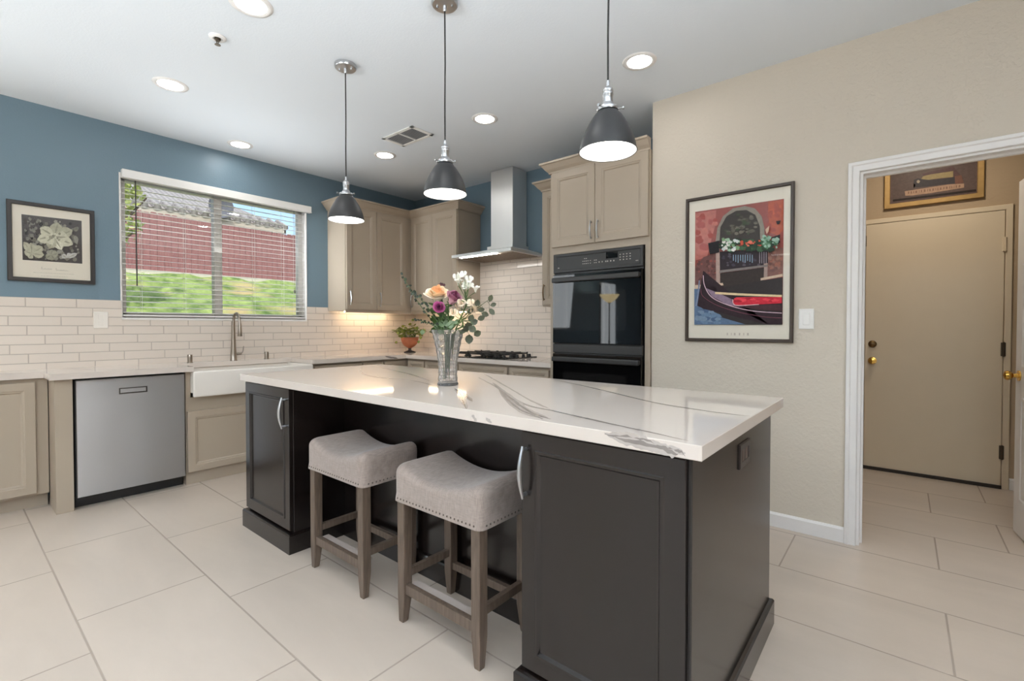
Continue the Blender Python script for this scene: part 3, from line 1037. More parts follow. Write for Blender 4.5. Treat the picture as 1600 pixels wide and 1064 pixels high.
ribbon(bm, wt([(-4.64, 2.4), (-4.4, 2.55), (-4.2, 2.85), (-4.11, 2.95)]), .010, Z, 1)
ribbon(bm, [(FXE, 2.92, CT - .002), (FXE, 2.99, CT - .02), (FXE, 3.08, CT - .034)], .012, X, 1)
ribbon(bm, wt([(-2.62, 3.75), (-2.5, 3.5), (-2.42, 3.3), (-2.38, 3.19)]), .010, Z, 1)
wk = obj('worktop', bm, [MT['quartz'], MT['vein'], MT['veinlight']])
tag(wk, 'white veined quartz worktop running around the corner of the kitchen', 'worktop')

# apron sink
bm = B()
sx0, sx1, sy0, sy1, sz0, sz1 = -4.545, -4.088, 1.214, 2.150, .664, CB - .001
w_ = .026
box(bm, (sx1 - .03, sy0, sz0), (sx1, sy1, sz1), .012, 3)
box(bm, (sx0, sy0 + .0005, sz0 + .03), (sx0 + w_, sy1 - .0005, sz1 - .001), .008, 2)
box(bm, (sx0 + .001, sy0 + .001, sz0 + .031), (sx1 - .004, sy0 + w_, sz1 - .0005), .008, 2)
box(bm, (sx0 + .001, sy1 - w_, sz0 + .031), (sx1 - .004, sy1 - .001, sz1 - .0005), .008, 2)
box(bm, (sx0 + .002, sy0 + .002, sz0 + .032), (sx1 - .005, sy1 - .002, sz0 + .055))
sk = thing('apron_sink', 'white fireclay apron-front sink below the window', 'sink', (-4.3, 1.68, sz0))
obj('sink_basin', bm, MT['ceramic'], sk, True)
bm = B(); lathe(bm, [(0, .002), (.038, .002), (.042, 0), (.042, -.002), (0, -.002)], (-4.32, 1.68, sz0 + .056), 20); obj('drain', bm, MT['nickel'], sk)

# faucet and deck fittings
fa = thing('kitchen_faucet', 'brushed nickel pull-down faucet standing behind the apron sink', 'faucet', (-4.585, 1.672, CT))
fx, fy = -4.585, 1.672
bm = B(); lathe(bm, [(0, 0), (.028, 0), (.028, .006), (.025, .012), (.024, .06), (.020, .12), (.0165, .22), (.0145, .30), (.0140, .345), (0, .345)], (fx, fy, CT), 20); obj('faucet_body', bm, MT['faucet'], fa, True)
bm = B()
pts = [(fx, fy, CT + .33)]
for k in range(13):
    a = PI - k / 12 * PI * .94
    pts.append((fx + .062 + .062 * math.cos(a), fy + .004, CT + .355 + .062 * math.sin(a)))
pts.append((fx + .128, fy + .004, CT + .325))
tube(bm, pts, .0105, 12); obj('spout', bm, MT['faucet'], fa, True)
bm = B(); lathe(bm, [(0, 0), (.0165, 0), (.018, .004), (.016, .045), (.013, .10), (.011, .115), (0, .115)], (fx + .132, fy + .004, CT + .215), 16); obj('spray_head', bm, MT['faucet'], fa, True)
bm = B(); tube(bm, [(fx, fy, CT + .055), (fx + .004, fy + .062, CT + .06)], [.013, .011], 12)
tube(bm, smooth_pts([(fx + .004, fy + .058, CT + .06), (fx + .006, fy + .075, CT + .075), (fx + .006, fy + .082, CT + .125)], 4), [.007, .006, .006, .005, .005, .0045, .0045, .004, .004], 8); obj('lever', bm, MT['faucet'], fa, True)
for lab, yy in (('short brushed nickel cylinder on the worktop left of the faucet', 1.338), ('short brushed nickel cylinder on the worktop right of the faucet', 1.955)):
    bm = B(); lathe(bm, [(0, 0), (.021, 0), (.021, .003), (.0185, .005), (.0185, .062), (.017, .066), (0, .066)], (-4.585, yy, CT), 18)
    for k in range(4):
        box(bm, (-4.567, yy - .012 + k * .006, CT + .012), (-4.5655, yy - .010 + k * .006, CT + .05))
    o = obj('air_gap', bm, MT['faucet'], None, True)
    tag(o, lab, 'deck fitting', 'deck fittings by the faucet')

# cooktop
ck = thing('gas_cooktop', 'black five-burner gas cooktop under the range hood', 'cooktop', (-3.13, 3.5, CT))
cx0, cx1, cy0, cy1 = -3.53, -2.77, 3.255, 3.745
bm = B(); box(bm, (cx0, cy0, CT), (cx1, cy1, CT + .009), .003); obj('glass_base', bm, MT['blackglass'], ck)
def burner(x, y, r):
    bm = B(); lathe(bm, [(0, .0), (r * 1.25, 0), (r * 1.25, .006), (r, .01), (r, .018), (r * .86, .019), (r * .86, .026), (r * .7, .029), (0, .029)], (x, y, CT + .009), 22); obj('burner', bm, MT['iron'], ck, True)
for x, y, r in ((-3.36, 3.62, .035), (-3.36, 3.38, .028), (-3.15, 3.5, .05), (-2.96, 3.62, .028), (-2.96, 3.38, .04)):
    burner(x, y, r)
def grate(xa, xb):
    bm = B()
    ya, yb = cy0 + .03, cy1 - .03
    zt = CT + .046
    s = .011
    for yy in (ya, yb - s):
        box(bm, (xa, yy, zt - .014), (xb, yy + s, zt - .002), .002)
    for xx in (xa, xb - s):
        box(bm, (xx, ya, zt - .014), (xx + s, yb, zt - .002), .002)
    for yy in ((ya * 3 + yb) / 4, (ya + yb) / 2, (ya + yb * 3) / 4):
        box(bm, (xa, yy, zt - .012), (xb, yy + s, zt + .004), .002)
    xm = (xa + xb) / 2
    box(bm, (xm, ya, zt - .012), (xm + s, yb, zt + .004), .002)
    for xx in (xa, xb - s):
        for yy in (ya, yb - s):
            box(bm, (xx, yy, CT + .009), (xx + s, yy + s, zt + .006), .002)
    obj('grate', bm, MT['iron'], ck)
grate(-3.49, -3.26); grate(-3.255, -3.06); grate(-3.055, -2.86)
for k in range(5):
    bm = B(); lathe(bm, [(0, 0), (.018, 0), (.018, .004), (.015, .006), (.014, .024), (.012, .026), (0, .026)], (-2.815, 3.30 + k * .095, CT + .009), 16)
    obj('control_knob', bm, MT['iron'], ck, True)

# range hood
hd = thing('range_hood', 'stainless steel chimney range hood above the cooktop', 'range hood', (-3.1, 3.55, 1.885))
hx0, hx1, hy0 = -3.515, -2.738, 3.305
bm = B(); box(bm, (-3.212, 3.56, 1.99), (-2.928, BY - TT - .001, CZ - .003), .003)
for zz in (2.05, 2.08, 2.11):
    pass
obj('chimney', bm, MT['hoodsteel'], hd)
bm = B()
zb, zt = 1.886, 1.914
o4 = [(hx0, hy0), (hx1, hy0), (hx1, BY - TT - .001), (hx0, BY - TT - .001)]
i4 = [(-3.235, 3.53), (-2.905, 3.53), (-2.905, BY - TT - .001), (-3.235, BY - TT - .001)]
rings = [[bm.verts.new((a, b, z)) for a, b in q] for q, z in ((o4, zb), (o4, zt), (i4, 1.968), (i4, 1.998))]
for a, b in zip(rings, rings[1:]):
    for i in range(4):
        bm.faces.new((a[i], a[(i + 1) % 4], b[(i + 1) % 4], b[i]))
bm.faces.new(rings[0][::-1]); bm.faces.new(rings[-1])
obj('canopy', bm, MT['hoodsteel'], hd)
bm = B(); box(bm, (hx0 + .03, hy0 + .06, zb - .004), (hx1 - .03, BY - .04, zb + .001), .001)
for k in range(24):
    xx = hx0 + .05 + k * .029
    box(bm, (xx, hy0 + .08, zb - .006), (xx + .012, BY - .06, zb - .003))
obj('filter_panel', bm, MT['filter'], hd)
bm = B(); box(bm, (hx0 + .1, hy0 + .015, zb - .006), (hx0 + .58, hy0 + .045, zb + .001), .002); obj('lamp_strip', bm, MT['hoodglow'], hd)

# ------------------------------------------------------------------ island
ESP = MT['espresso']
IZ = .913
isl = thing('kitchen_island', 'espresso brown kitchen island cabinet with a knee space for the stools', 'island', (-1.72, 1.65, 0))
lx0, lx1, rx0, rx1, fy0, fyr, byk = -3.042, -2.48, -.932, -.404, 1.19, 1.486, 2.115
bt = IZ - .038
PZ = .104
bm = B()
box(bm, (lx0, fy0, PZ - .01), (lx1, byk, bt), .002)
box(bm, (rx0, fy0, PZ - .01), (rx1, byk, bt), .002)
box(bm, (lx1 - .002, fyr, PZ - .01), (rx0 + .002, byk - .001, bt - .001))
obj('island_body', bm, ESP, isl)
bm = B()
ring = [(lx0, fy0 - .018), (lx1, fy0 - .018), (lx1, fyr), (rx0, fyr), (rx0, fy0 - .018), (rx1, fy0 - .018), (rx1, byk), (lx0, byk)]
def off(d):
    return [(lx0 - d, fy0 - .018 - d), (lx1 + d, fy0 - .018 - d), (lx1 + d, fyr - d), (rx0 - d, fyr - d), (rx0 - d, fy0 - .018 - d), (rx1 + d, fy0 - .018 - d), (rx1 + d, byk + d), (lx0 - d, byk + d)]
rr = [[bm.verts.new((x, y, z)) for x, y in off(d)] for d, z in ((.016, 0), (.016, .094), (.011, .101), (.002, PZ))]
for a, b in zip(rr, rr[1:]):
    for i in range(8):
        bm.faces.new((a[i], a[(i + 1) % 8], b[(i + 1) % 8], b[i]))
bm.faces.new(rr[0][::-1]); bm.faces.new(rr[-1])
obj('plinth', bm, ESP, isl)
d = cab_door(isl, (lx0 + .006, fy0, PZ + .012), X, -Y, lx1 - lx0 - .012, bt - PZ - .02, isl_loops(), ESP)
bow_pull('handle', (-2.528, fy0 - .02, .668), (-2.528, fy0 - .02, .81), -Y, d, MT['nickel'], .034, .006)
d = cab_door(isl, (rx0 + .006, fy0, PZ + .012), X, -Y, rx1 - rx0 - .012, bt - PZ - .02, isl_loops(), ESP)
bow_pull('handle', (-.908, fy0 - .02, .672), (-.908, fy0 - .02, .812), -Y, d, MT['nickel'], .034, .006)
bm = B(); panel(bm, (rx1, 1.635, .735), Y, Z, X, .13, .08, [(0, 0), (0, .004), (.003, .006), (.02, .006), (.022, .003), (.024, .003)])
ou = obj('power_outlet', bm, mat('bronze outlet plate', rgb(38, 30, 27), .35), isl)
bm = B(); box(bm, (rx1 + .003, 1.668, .752), (rx1 + .0045, 1.69, .798)); box(bm, (rx1 + .003, 1.708, .752), (rx1 + .0045, 1.73, .798)); obj('outlet_socket', bm, mat('outlet socket', rgb(92, 74, 66), .4), ou)
bm = B(); box(bm, (rx1 - .004, fy0 - .002, PZ), (rx1 + .0005, fy0 + .012, bt)); obj('shadow_strip', bm, MT['dark'], isl)  # dark strip painted in for the shadow line beside the door

# island top
tx0, tx1, ty0, ty1 = -3.062, -.364, 1.149, 2.137
bm = B(); box(bm, (tx0, ty0, bt), (tx1, ty1, IZ), .0015, 1)
V = top_pts
def cr(lst, ox, oy, s):
    return [(ox + a / s, oy + b / s) for a, b in lst]
S1 = 2.198
veins = [
    (cr([(185, 28), (340, 62), (520, 105), (700, 135), (860, 155)], 780, 580, S1), .007, 1),
    (cr([(-70, 22), (0, 60), (80, 110), (200, 140), (400, 185), (540, 214), (650, 240)], 780, 580, S1), .008, 1),
    (cr([(0, 62), (60, 125), (150, 165), (260, 190), (360, 208)], 780, 580, S1), .014, 1),
    (cr([(840, 0), (900, 40), (960, 90), (1020, 135), (1099, 165)], 360, 580, S1), .016, 1),
    (cr([(870, 8), (960, 60), (1040, 105), (1099, 130)], 360, 580, S1), .010, 2),
    (cr([(772, 60), (790, 80), (812, 130), (838, 172)], 360, 580, S1), .014, 1),
    (cr([(785, 62), (830, 105), (862, 145), (884, 176)], 360, 580, S1), .010, 1),
    (cr([(300, 340), (250, 400), (280, 460), (380, 500), (640, 540), (900, 555), (1064, 575)], 540, 540, 10.64), .010, 2),
    ([(583, 571.5), (600, 575), (620, 580), (640, 584.5), (660, 591), (676, 597)], .010, 2),
    ([(640, 594), (660, 598), (680, 603)], .008, 2),
]
for i, (px, w, mi) in enumerate(veins):
    pts = [p for p in V(px, IZ) if tx0 + .004 < p.x < tx1 - .004 and ty0 + .003 < p.y < ty1 - .003]
    if len(pts) > 1:
        ribbon(bm, pts, w, Z, mi, seed=i + 2)
fe_ = lambda px, w, mi, sd: ribbon(bm, [p for p in (at(a, b, 1, ty0) for a, b in px) if bt + .003 < p.z < IZ - .002], w, -Y, mi, seed=sd)
fe_([(945, 677.5), (985, 686), (1020, 696), (1050, 704), (1071, 710)], .016, 1, 31)
fe_([(960, 681), (1000, 692), (1040, 704), (1060, 709)], .012, 1, 34)
fe_([(738, 648), (741, 653), (745, 658), (748, 662)], .008, 2, 32)
fe_([(760, 652), (764, 657), (768, 662), (770, 665)], .008, 2, 33)
it = obj('island_worktop', bm, [MT['quartz'], MT['vein'], MT['veinlight']])
tag(it, 'white veined quartz top of the dark kitchen island', 'worktop')

# ------------------------------------------------------------------ stools
def make_stool(loc, label):
    t_ = thing('counter_stool', label, 'stool', loc, 'counter stools at the island')
    L0 = Vector(loc)
    W2, D2 = .242, .157
    ZB, ZT = .495, .645
    def rr_pts(hw, hd, r, n=7):
        out = []
        r = min(r, hw * .98, hd * .98)
        for cx, cy, s in ((hw - r, hd - r, 0), (-hw + r, hd - r, 1), (-hw + r, -hd + r, 2), (hw - r, -hd + r, 3)):
            for k in range(n):
                a = (s + k / (n - 1)) * PI / 2
                out.append((cx + r * math.cos(a), cy + r * math.sin(a)))
        # densify the long sides so that the saddle can bend
        res = []
        for i, p in enumerate(out):
            q = out[(i + 1) % len(out)]
            m_ = max(1, int(math.hypot(q[0] - p[0], q[1] - p[1]) / .03)) if math.hypot(q[0] - p[0], q[1] - p[1]) > .05 else 1
            for j in range(m_):
                res.append((p[0] + (q[0] - p[0]) * j / m_, p[1] + (q[1] - p[1]) * j / m_))
        return res
    outer = rr_pts(W2, D2, .03)
    bm = B()
    rings = []
    R = .038
    layers = [(.000, ZB, 0, 1), (-.003, ZB, 0, 1), (-.003, ZB + .004, 0, 1), (0, ZB + .03, .05, 1), (.0, ZT - R - .03, .5, 1)]
    for k in range(7):
        a = k / 6 * PI / 2
        layers.append((R * (1 - math.cos(a)) * .9, ZT - R + R * math.sin(a), .75 + .25 * math.sin(a), 1))
    for s in (.8, .6, .4, .2):
        layers.append((R * .9, ZT + .004 * (1 - s), 1, s))
    for ins, z, wgt, s in layers:
        ring = []
        for x, y in outer:
            fx_, fy_ = (W2 - ins) / W2 * s, (D2 - ins) / D2 * s
            xx, yy = x * fx_, y * fy_
            sad = -.046 * (1 - min(1, abs(xx) / (W2 - .03)) ** 2) * wgt
            ring.append(bm.verts.new(L0 + Vector((xx, yy, z + sad))))
        rings.append(ring)
    n = len(outer)
    for a, b in zip(rings, rings[1:]):
        for i in range(n):
            bm.faces.new((a[i], a[(i + 1) % n], b[(i + 1) % n], b[i]))
    bm.faces.new(rings[0][::-1]); bm.faces.new(rings[-1])
    def nail(x, y, nx, ny):
        c = L0 + Vector((x, y, ZB + .013))
        nn = Vector((nx, ny, 0))
        s = Vector((-ny, nx, 0))
        tip = bm.verts.new(c + nn * .0055)
        rg = [bm.verts.new(c + nn * .001 + (s * math.cos(k * PI / 3) + Z * math.sin(k * PI / 3)) * .0052) for k in range(6)]
        for k in range(6):
            bm.faces.new((rg[k], rg[(k + 1) % 6], tip)).material_index = 1
        bm.faces.new(rg[::-1]).material_index = 1
    for k in range(23):
        x = -W2 + .03 + k * (2 * W2 - .06) / 22
        nail(x, -D2, 0, -1); nail(x, D2, 0, 1)
    for k in range(14):
        y = -D2 + .03 + k * (2 * D2 - .06) / 13
        nail(W2, y, 1, 0); nail(-W2, y, -1, 0)
    obj('seat', bm, [MT['linen'], MT['nail']], t_, True)
    lw = .042
    for sx in (-1, 1):
        for sy in (-1, 1):
            bm = B()
            cx, cy = sx * (W2 - .034), sy * (D2 - .03)
            rgs = []
            for z, s, dx, dy in ((0, .62, -sx * .0, -sy * .0), (.006, .68, 0, 0), (.11, 1, 0, 0), (ZB + .03, 1, 0, 0)):
                h = lw / 2 * s
                ox = sx * (lw / 2 - h) * .55
                oy = sy * (lw / 2 - h) * .55
                rgs.append([bm.verts.new(L0 + Vector((cx + ox + a * h, cy + oy + b * h, z))) for a, b in ((-1, -1), (1, -1), (1, 1), (-1, 1))])
            for a, b in zip(rgs, rgs[1:]):
                for i in range(4):
                    bm.faces.new((a[i], a[(i + 1) % 4], b[(i + 1) % 4], b[i]))
            bm.faces.new(rgs[0][::-1]); bm.faces.new(rgs[-1])
            bmesh.ops.bevel(bm, geom=[e_ for e_ in bm.edges if abs((e_.verts[0].co - e_.verts[1].co).normalized().z) > .9], offset=.002, segments=1, affect='EDGES')
            obj('leg', bm, MT['wood'], t_)
    lx, ly = W2 - .034 - lw / 2, D2 - .03 - lw / 2
    bm = B(); box(bm, L0 + Vector((-lx - .001, -ly - .034, .118)), L0 + Vector((lx + .001, -ly - .01, .158)), .002); st = obj('stretcher', bm, MT['wood'], t_)
    bm = B(); box(bm, L0 + Vector((-lx - .001, -ly - .01, .140)), L0 + Vector((lx + .001, -ly + .032, .150)), .001); obj('foot_plate', bm, MT['footplate'], t_)
    bm = B(); box(bm, L0 + Vector((-lx - .001, ly + .01, .118)), L0 + Vector((lx + .001, ly + .032, .150)), .002); obj('stretcher', bm, MT['wood'], t_)
    for sx in (-1, 1):
        bm = B(); box(bm, L0 + Vector((sx * (lx + .01), -ly - .002, .176)), L0 + Vector((sx * (lx + .032), ly + .002, .208)), .002); obj('stretcher', bm, MT['wood'], t_)
    bm = B()
    box(bm, L0 + Vector((-lx - .002, -ly - .032, ZB - .002)), L0 + Vector((lx + .002, ly + .032, ZB + .02)), .002); obj('seat_rail', bm, MT['wood'], t_)
    return t_
MT['footplate'] = mat('worn footrest board', rgb(176, 164, 156), .45, var=.06)
s1 = make_stool((-2.038, 1.318, 0), 'taupe upholstered saddle stool nearer the left island pedestal')
s2 = copy_tree(s1, (-1.345, 1.325, 0))
s2['label'] = 'taupe upholstered saddle stool beside the right island pedestal'

# ------------------------------------------------------------------ pendants
def make_pendant(x, label):
    y = 1.565
    t_ = thing('pendant_lamp', label, 'pendant lamp', (x, y, CZ), 'pendant lamps over the island')
    bm = B(); lathe(bm, [(0, -.001), (.062, -.001), (.062, -.018), (.058, -.023), (0, -.025)], (x, y, CZ), 32)
    lathe(bm, [(.009, -.02), (.009, -.045), (.006, -.05), (0, -.05)], (x, y, CZ), 12)
    for a in (.6, .6 + PI):
        lathe(bm, [(.005, -.022), (.005, -.031), (0, -.032)], (x + .036 * math.cos(a), y + .036 * math.sin(a), CZ), 8)
    obj('ceiling_canopy', bm, MT['nickel'], t_, True)
    bm = B(); tube(bm, [(x, y, CZ - .03), (x + .002, y, CZ - .3), (x - .001, y, CZ - .5), (x, y, 2.075)], .0036, 8); obj('cord', bm, MT['cordm'], t_, True)
    bm = B()
    lathe(bm, [(0, 2.092), (.006, 2.09), (.0075, 2.07), (.012, 2.066), (.018, 2.06), (.0195, 2.055), (.0195, 2.05), (.018, 2.048), (.0195, 2.044), (.0195, 2.038), (.018, 2.035), (.018, 2.01), (.022, 2.006), (.024, 1.996), (.03, 1.99), (.032, 1.975), (0, 1.975)], (x, y, 0), 24)
    so = obj('socket', bm, MT['nickel'], t_, True)
    bm = B()
    lathe(bm, [(.030, 1.994), (.038, 1.992), (.040, 1.986), (.038, 1.980), (.030, 1.980)], (x, y, 0), 28)
    for k in range(3):
        a = .4 + k * 2 * PI / 3
        dx, dy = math.cos(a), math.sin(a)
        tube(bm, [(x + .036 * dx, y + .036 * dy, 1.986), (x + .052 * dx, y + .052 * dy, 1.986)], .0025, 8)
        tube(bm, [(x + .052 * dx, y + .052 * dy, 1.986), (x + .058 * dx, y + .058 * dy, 1.986)], .0055, 10)
    obj('shade_holder', bm, MT['nickel'], so, True)
    prof = []
    tab = ((.030, 0), (.040, .008), (.052, .022), (.0625, .038), (.073, .056), (.082, .074), (.0895, .092), (.0955, .110), (.0995, .126), (.1020, .140), (.1030, .146))
    P_ = smooth_pts([(r, z, 0) for r, z in tab], 2)
    prof = [(p.x, 1.982 - p.y) for p in P_]
    prof += [(.1045, 1.836), (.1055, 1.834), (.1045, 1.832), (.1025, 1.833)]
    bm = B()
    lathe(bm, prof, (x, y, 0), 48, mi=0)
    inn = [(max(.0, r - .0022), z - .0022) for r, z in prof[:len(P_)]]
    lathe(bm, [(.1025, 1.833)] + inn[::-1], (x, y, 0), 48, mi=1)
    lathe(bm, [(0.0, 1.9815), (.030, 1.982)], (x, y, 0), 48, mi=0)
    lathe(bm, [(0.0, 1.9795), inn[0]], (x, y, 0), 48, mi=1)
    bmesh.ops.remove_doubles(bm, verts=bm.verts, dist=.00005)
    obj('shade', bm, [MT['blackmetal'], MT['shadewhite']], t_, True)
    bm = B(); lathe(bm, [(0, 1.842), (.099, 1.842), (.099, 1.846), (0, 1.846)], (x, y, 0), 40); obj('diffuser', bm, MT['glow'], t_, True)
    return t_
pl = make_pendant(-2.575, 'charcoal dome pendant lamp nearest the window')
for x, lab in ((-1.708, 'charcoal dome pendant lamp hanging above the flower vase'), (-.838, 'charcoal dome pendant lamp hanging in front of the oven cabinet')):
    c = copy_tree(pl, (x, 1.565, CZ))
    c['label'] = lab

# ------------------------------------------------------------------ ceiling fittings
def make_can(x, y, label):
    t_ = thing('recessed_light', label, 'ceiling light', (x, y, CZ), 'recessed ceiling lights')
    bm = B(); lathe(bm, [(.068, -.001), (.07, -.005), (.08, -.0075), (.094, -.005), (.098, -.0005), (.098, .002), (.068, .002)], (x, y, CZ), 40); obj('trim_ring', bm, MT['trim'], t_, True)
    bm = B(); lathe(bm, [(0, -.0035), (.069, -.0035), (.069, -.001), (0, -.001)], (x, y, CZ), 36); obj('lens', bm, MT['canglow'], t_, True)
    return t_
cans = [(-2.447, .985, 'recessed ceiling light at the top edge of the picture, beside the small sprinkler'), (-3.65, .975, 'recessed ceiling light above the dishwasher, left of the first pendant'),
        (-4.385, 1.668, 'recessed ceiling light close to the blue wall above the window'), (-3.643, 2.605, 'recessed ceiling light just left of the air vent'),
        (-2.432, 2.628, 'recessed ceiling light right of the air vent, behind the middle pendant'), (-1.21, 2.642, 'recessed ceiling light right of the third pendant, near the beige wall'),
        (-1.215, .985, 'recessed ceiling light above the camera side of the island')]
c0 = None
for x, y, lab in cans:
    if c0 is None:
        c0 = make_can(x, y, lab)
    else:
        c = copy_tree(c0, (x, y, CZ))
        c['label'] = lab

ve = thing('ceiling_vent', 'white two-panel air vent in the ceiling beside the middle pendant cord', 'vent', (-3.14, 2.465, CZ))
bm = B()
vx0, vx1, vy0, vy1 = -3.335, -2.945, 2.352, 2.578
for a, b in (((vx0, vy0), (vx1, vy0 + .028)), ((vx0, vy1 - .028), (vx1, vy1)), ((vx0, vy0), (vx0 + .03, vy1)), ((vx1 - .03, vy0), (vx1, vy1)), ((-3.148, vy0), (-3.132, vy1))):
    box(bm, (a[0], a[1], CZ - .009), (b[0], b[1], CZ - .0005), .002)
obj('vent_frame', bm, MT['plate'], ve)
bm = B()
for k in range(12):
    yy = vy0 + .032 + k * .0138
    prism(bm, [(vx0 + .028, yy, CZ - .008), (vx0 + .028, yy + .012, CZ - .0045), (vx0 + .028, yy + .0125, CZ - .0055), (vx0 + .028, yy + .001, CZ - .009)], (vx1 - vx0 - .056, 0, 0))
obj('louvers', bm, mat('grey vent louver', rgb(150, 150, 152), .5), ve)
bm = B(); box(bm, (vx0 + .02, vy0 + .02, CZ - .002), (vx1 - .02, vy1 - .02, CZ - .0002)); obj('duct_shade', bm, MT['dark'], ve)  # flat dark sheet standing for the shade inside the duct

sp = thing('fire_sprinkler', 'small white and grey sprinkler head in the ceiling near the left', 'sprinkler', (-2.86, .98, CZ))
bm = B(); lathe(bm, [(0, -.0005), (.042, -.0005), (.042, -.004), (.034, -.010), (.022, -.011), (.020, -.004), (0, -.004)], (-2.86, .98, CZ), 28); obj('escutcheon', bm, MT['trim'], sp, True)
bm = B(); lathe(bm, [(.015, -.003), (.015, -.014), (.010, -.018), (.010, -.022), (0, -.022)], (-2.86, .98, CZ), 16)
for s in (-1, 1):
    tube(bm, [(-2.86 + s * .012, .98, CZ - .016), (-2.86 + s * .013, .98, CZ - .030), (-2.86, .98, CZ - .040)], .0025, 6)
lathe(bm, [(0, -.039), (.014, -.040), (.015, -.042), (0, -.043)], (-2.86, .98, CZ), 16)
obj('sprinkler_head', bm, MT['hinge'], sp, True)

# ------------------------------------------------------------------ pictures
def frame(bm, O, u, n, w, h, fw, dep):
    """picture frame of four mitred bars"""
    O, u, n = Vector(O), Vector(u), Vector(n)
    prof = [(0, 0), (0, dep - .003), (.003, dep), (fw - .004, dep), (fw, dep - .006), (fw, 0)]
    cs = [lambda i: O + u * i + Z * i, lambda i: O + u * (w - i) + Z * i, lambda i: O + u * (w - i) + Z * (h - i), lambda i: O + u * i + Z * (h - i)]
    rings = [[bm.verts.new(c(i) + n * d_) for i, d_ in prof] for c in cs]
    for k in range(4):
        a, b = rings[k], rings[(k + 1) % 4]
        for i in range(len(prof)):
            j = (i + 1) % len(prof)
            bm.faces.new((a[i], a[j], b[j], b[i]))

class Print:
    """flat artwork: patches of ink stacked a hair apart on the sheet"""
    def __init__(self, n):
        self.bm, self.mats, self.n, self.k = B(), [], Vector(n), 0
    def mi(self, c):
        m_ = ink(*c)
        if m_ not in self.mats:
            self.mats.append(m_)
        return self.mats.index(m_)
    def shape(self, pts, c):
        self.k += 1
        v = [self.bm.verts.new(Vector(p) + self.n * (.00004 * self.k)) for p in pts]
        f = self.bm.faces.new(v)
        f.material_index = self.mi(c)
        bmesh.ops.triangulate(self.bm, faces=[f])

# gondola poster on the beige wall
px0, px1, pz0, pz1 = -1.12, -.493, 1.102, 2.04
gp = thing('gondola_poster', 'framed Venice poster of a black gondola below a flowered balcony on the beige wall', 'picture', ((px0 + px1) / 2, WY, pz0))
bm = B(); frame(bm, (px0, WY, pz0), X, -Y, px1 - px0, pz1 - pz0, .020, .022); obj('picture_frame', bm, MT['framebrown'], gp)
bm = B(); box(bm, (px0 + .015, WY - .009, pz0 + .015), (px1 - .015, WY - .002, pz1 - .015)); obj('poster_sheet', bm, MT['matboard'], gp)
pr = Print(-Y)
PY = WY - .0093
def gq(lst):
    return [at(1060 + a / 3.8, 270 + b / 3.8, 1, PY) for a, b in lst]
def G(c, *lst):
    pr.shape(gq(lst), c)
G((146, 74, 66), (100, 232), (627, 154), (618, 902), (97, 902))
rng = random.Random(21)
def blotch(n, x0, x1, y0, y1, s, cols, rx=1.0):
    for _ in range(n):
        cx, cy = rng.uniform(x0, x1), rng.uniform(y0, y1)
        k = rng.randint(5, 7)
        a0 = rng.uniform(0, 6)
        ss = s * rng.uniform(.5, 1.2)
        pts = [(min(618, max(101, cx + rx * ss * math.cos(a0 + 6.283 * i / k) * rng.uniform(.6, 1.2))), min(900, cy + ss * math.sin(a0 + 6.283 * i / k) * rng.uniform(.6, 1.2))) for i in range(k)]
        if any(b < 234 - (a - 100) * .148 for a, b in pts):
            continue
        pr.shape(gq(pts), rng.choice(cols))
G((182, 108, 98), (101, 240), (225, 222), (215, 330), (190, 420), (170, 500), (101, 520))
G((176, 82, 56), (532, 172), (622, 160), (622, 340), (590, 372), (540, 352))
blotch(26, 105, 225, 250, 470, 22, [(190, 112, 100), (168, 84, 76), (158, 66, 56)])
blotch(16, 540, 615, 180, 340, 18, [(186, 88, 58), (160, 72, 56)])
G((118, 80, 76), (99, 560), (150, 500), (240, 470), (246, 662), (99, 682))
blotch(34, 105, 235, 520, 650, 13, [(134, 92, 86), (102, 66, 66), (150, 84, 76)])
G((124, 84, 74), (525, 462), (621, 445), (620, 612), (530, 628))
blotch(30, 540, 615, 465, 600, 13, [(142, 104, 90), (108, 72, 66), (150, 96, 80)])
G((140, 130, 118), (222, 410), (232, 330), (266, 258), (325, 212), (395, 198), (455, 212), (495, 258), (512, 330), (512, 408))
G((54, 47, 42), (244, 430), (250, 325), (288, 258), (345, 226), (405, 222), (458, 250), (484, 318), (488, 425))
blotch(44, 275, 465, 250, 370, 11, [(92, 88, 78), (74, 68, 58), (110, 104, 92), (64, 72, 54)], 1.6)
G((46, 38, 42), (246, 470), (532, 452), (534, 556), (246, 592))
blotch(20, 260, 500, 480, 555, 8, [(66, 58, 70), (84, 74, 84)], 1.5)
for k in range(9):
    x = 326 + k * 14
    G((128, 150, 168), (x, 488), (x + 5, 487), (x + 5, 522 + (k % 3) * 6), (x, 524 + (k % 3) * 6))
for k in range(4):
    x = 482 + k * 13
    G((150, 138, 146), (x, 470), (x + 4, 470), (x + 4, 538), (x, 539))
G((166, 142, 132), (224, 404), (246, 420), (250, 660), (226, 664))
G((156, 134, 126), (508, 540), (532, 536), (530, 632), (508, 636))
G((122, 112, 108), (246, 580), (530, 546), (530, 558), (246, 596))
G((54, 45, 42), (250, 598), (510, 562), (508, 640), (250, 694))
G((48, 42, 42), (98, 700), (260, 680), (500, 640), (620, 622), (618, 902), (97, 902))
G((198, 172, 150), (99, 668), (266, 654), (270, 668), (99, 692))
G((198, 172, 150), (490, 626), (620, 600), (620, 616), (490, 640))
G((84, 104, 130), (97, 690), (132, 690), (122, 790), (200, 842), (400, 900), (97, 902))
blotch(20, 104, 240, 810, 890, 15, [(96, 118, 142), (72, 92, 120), (110, 128, 148)], 2.2)
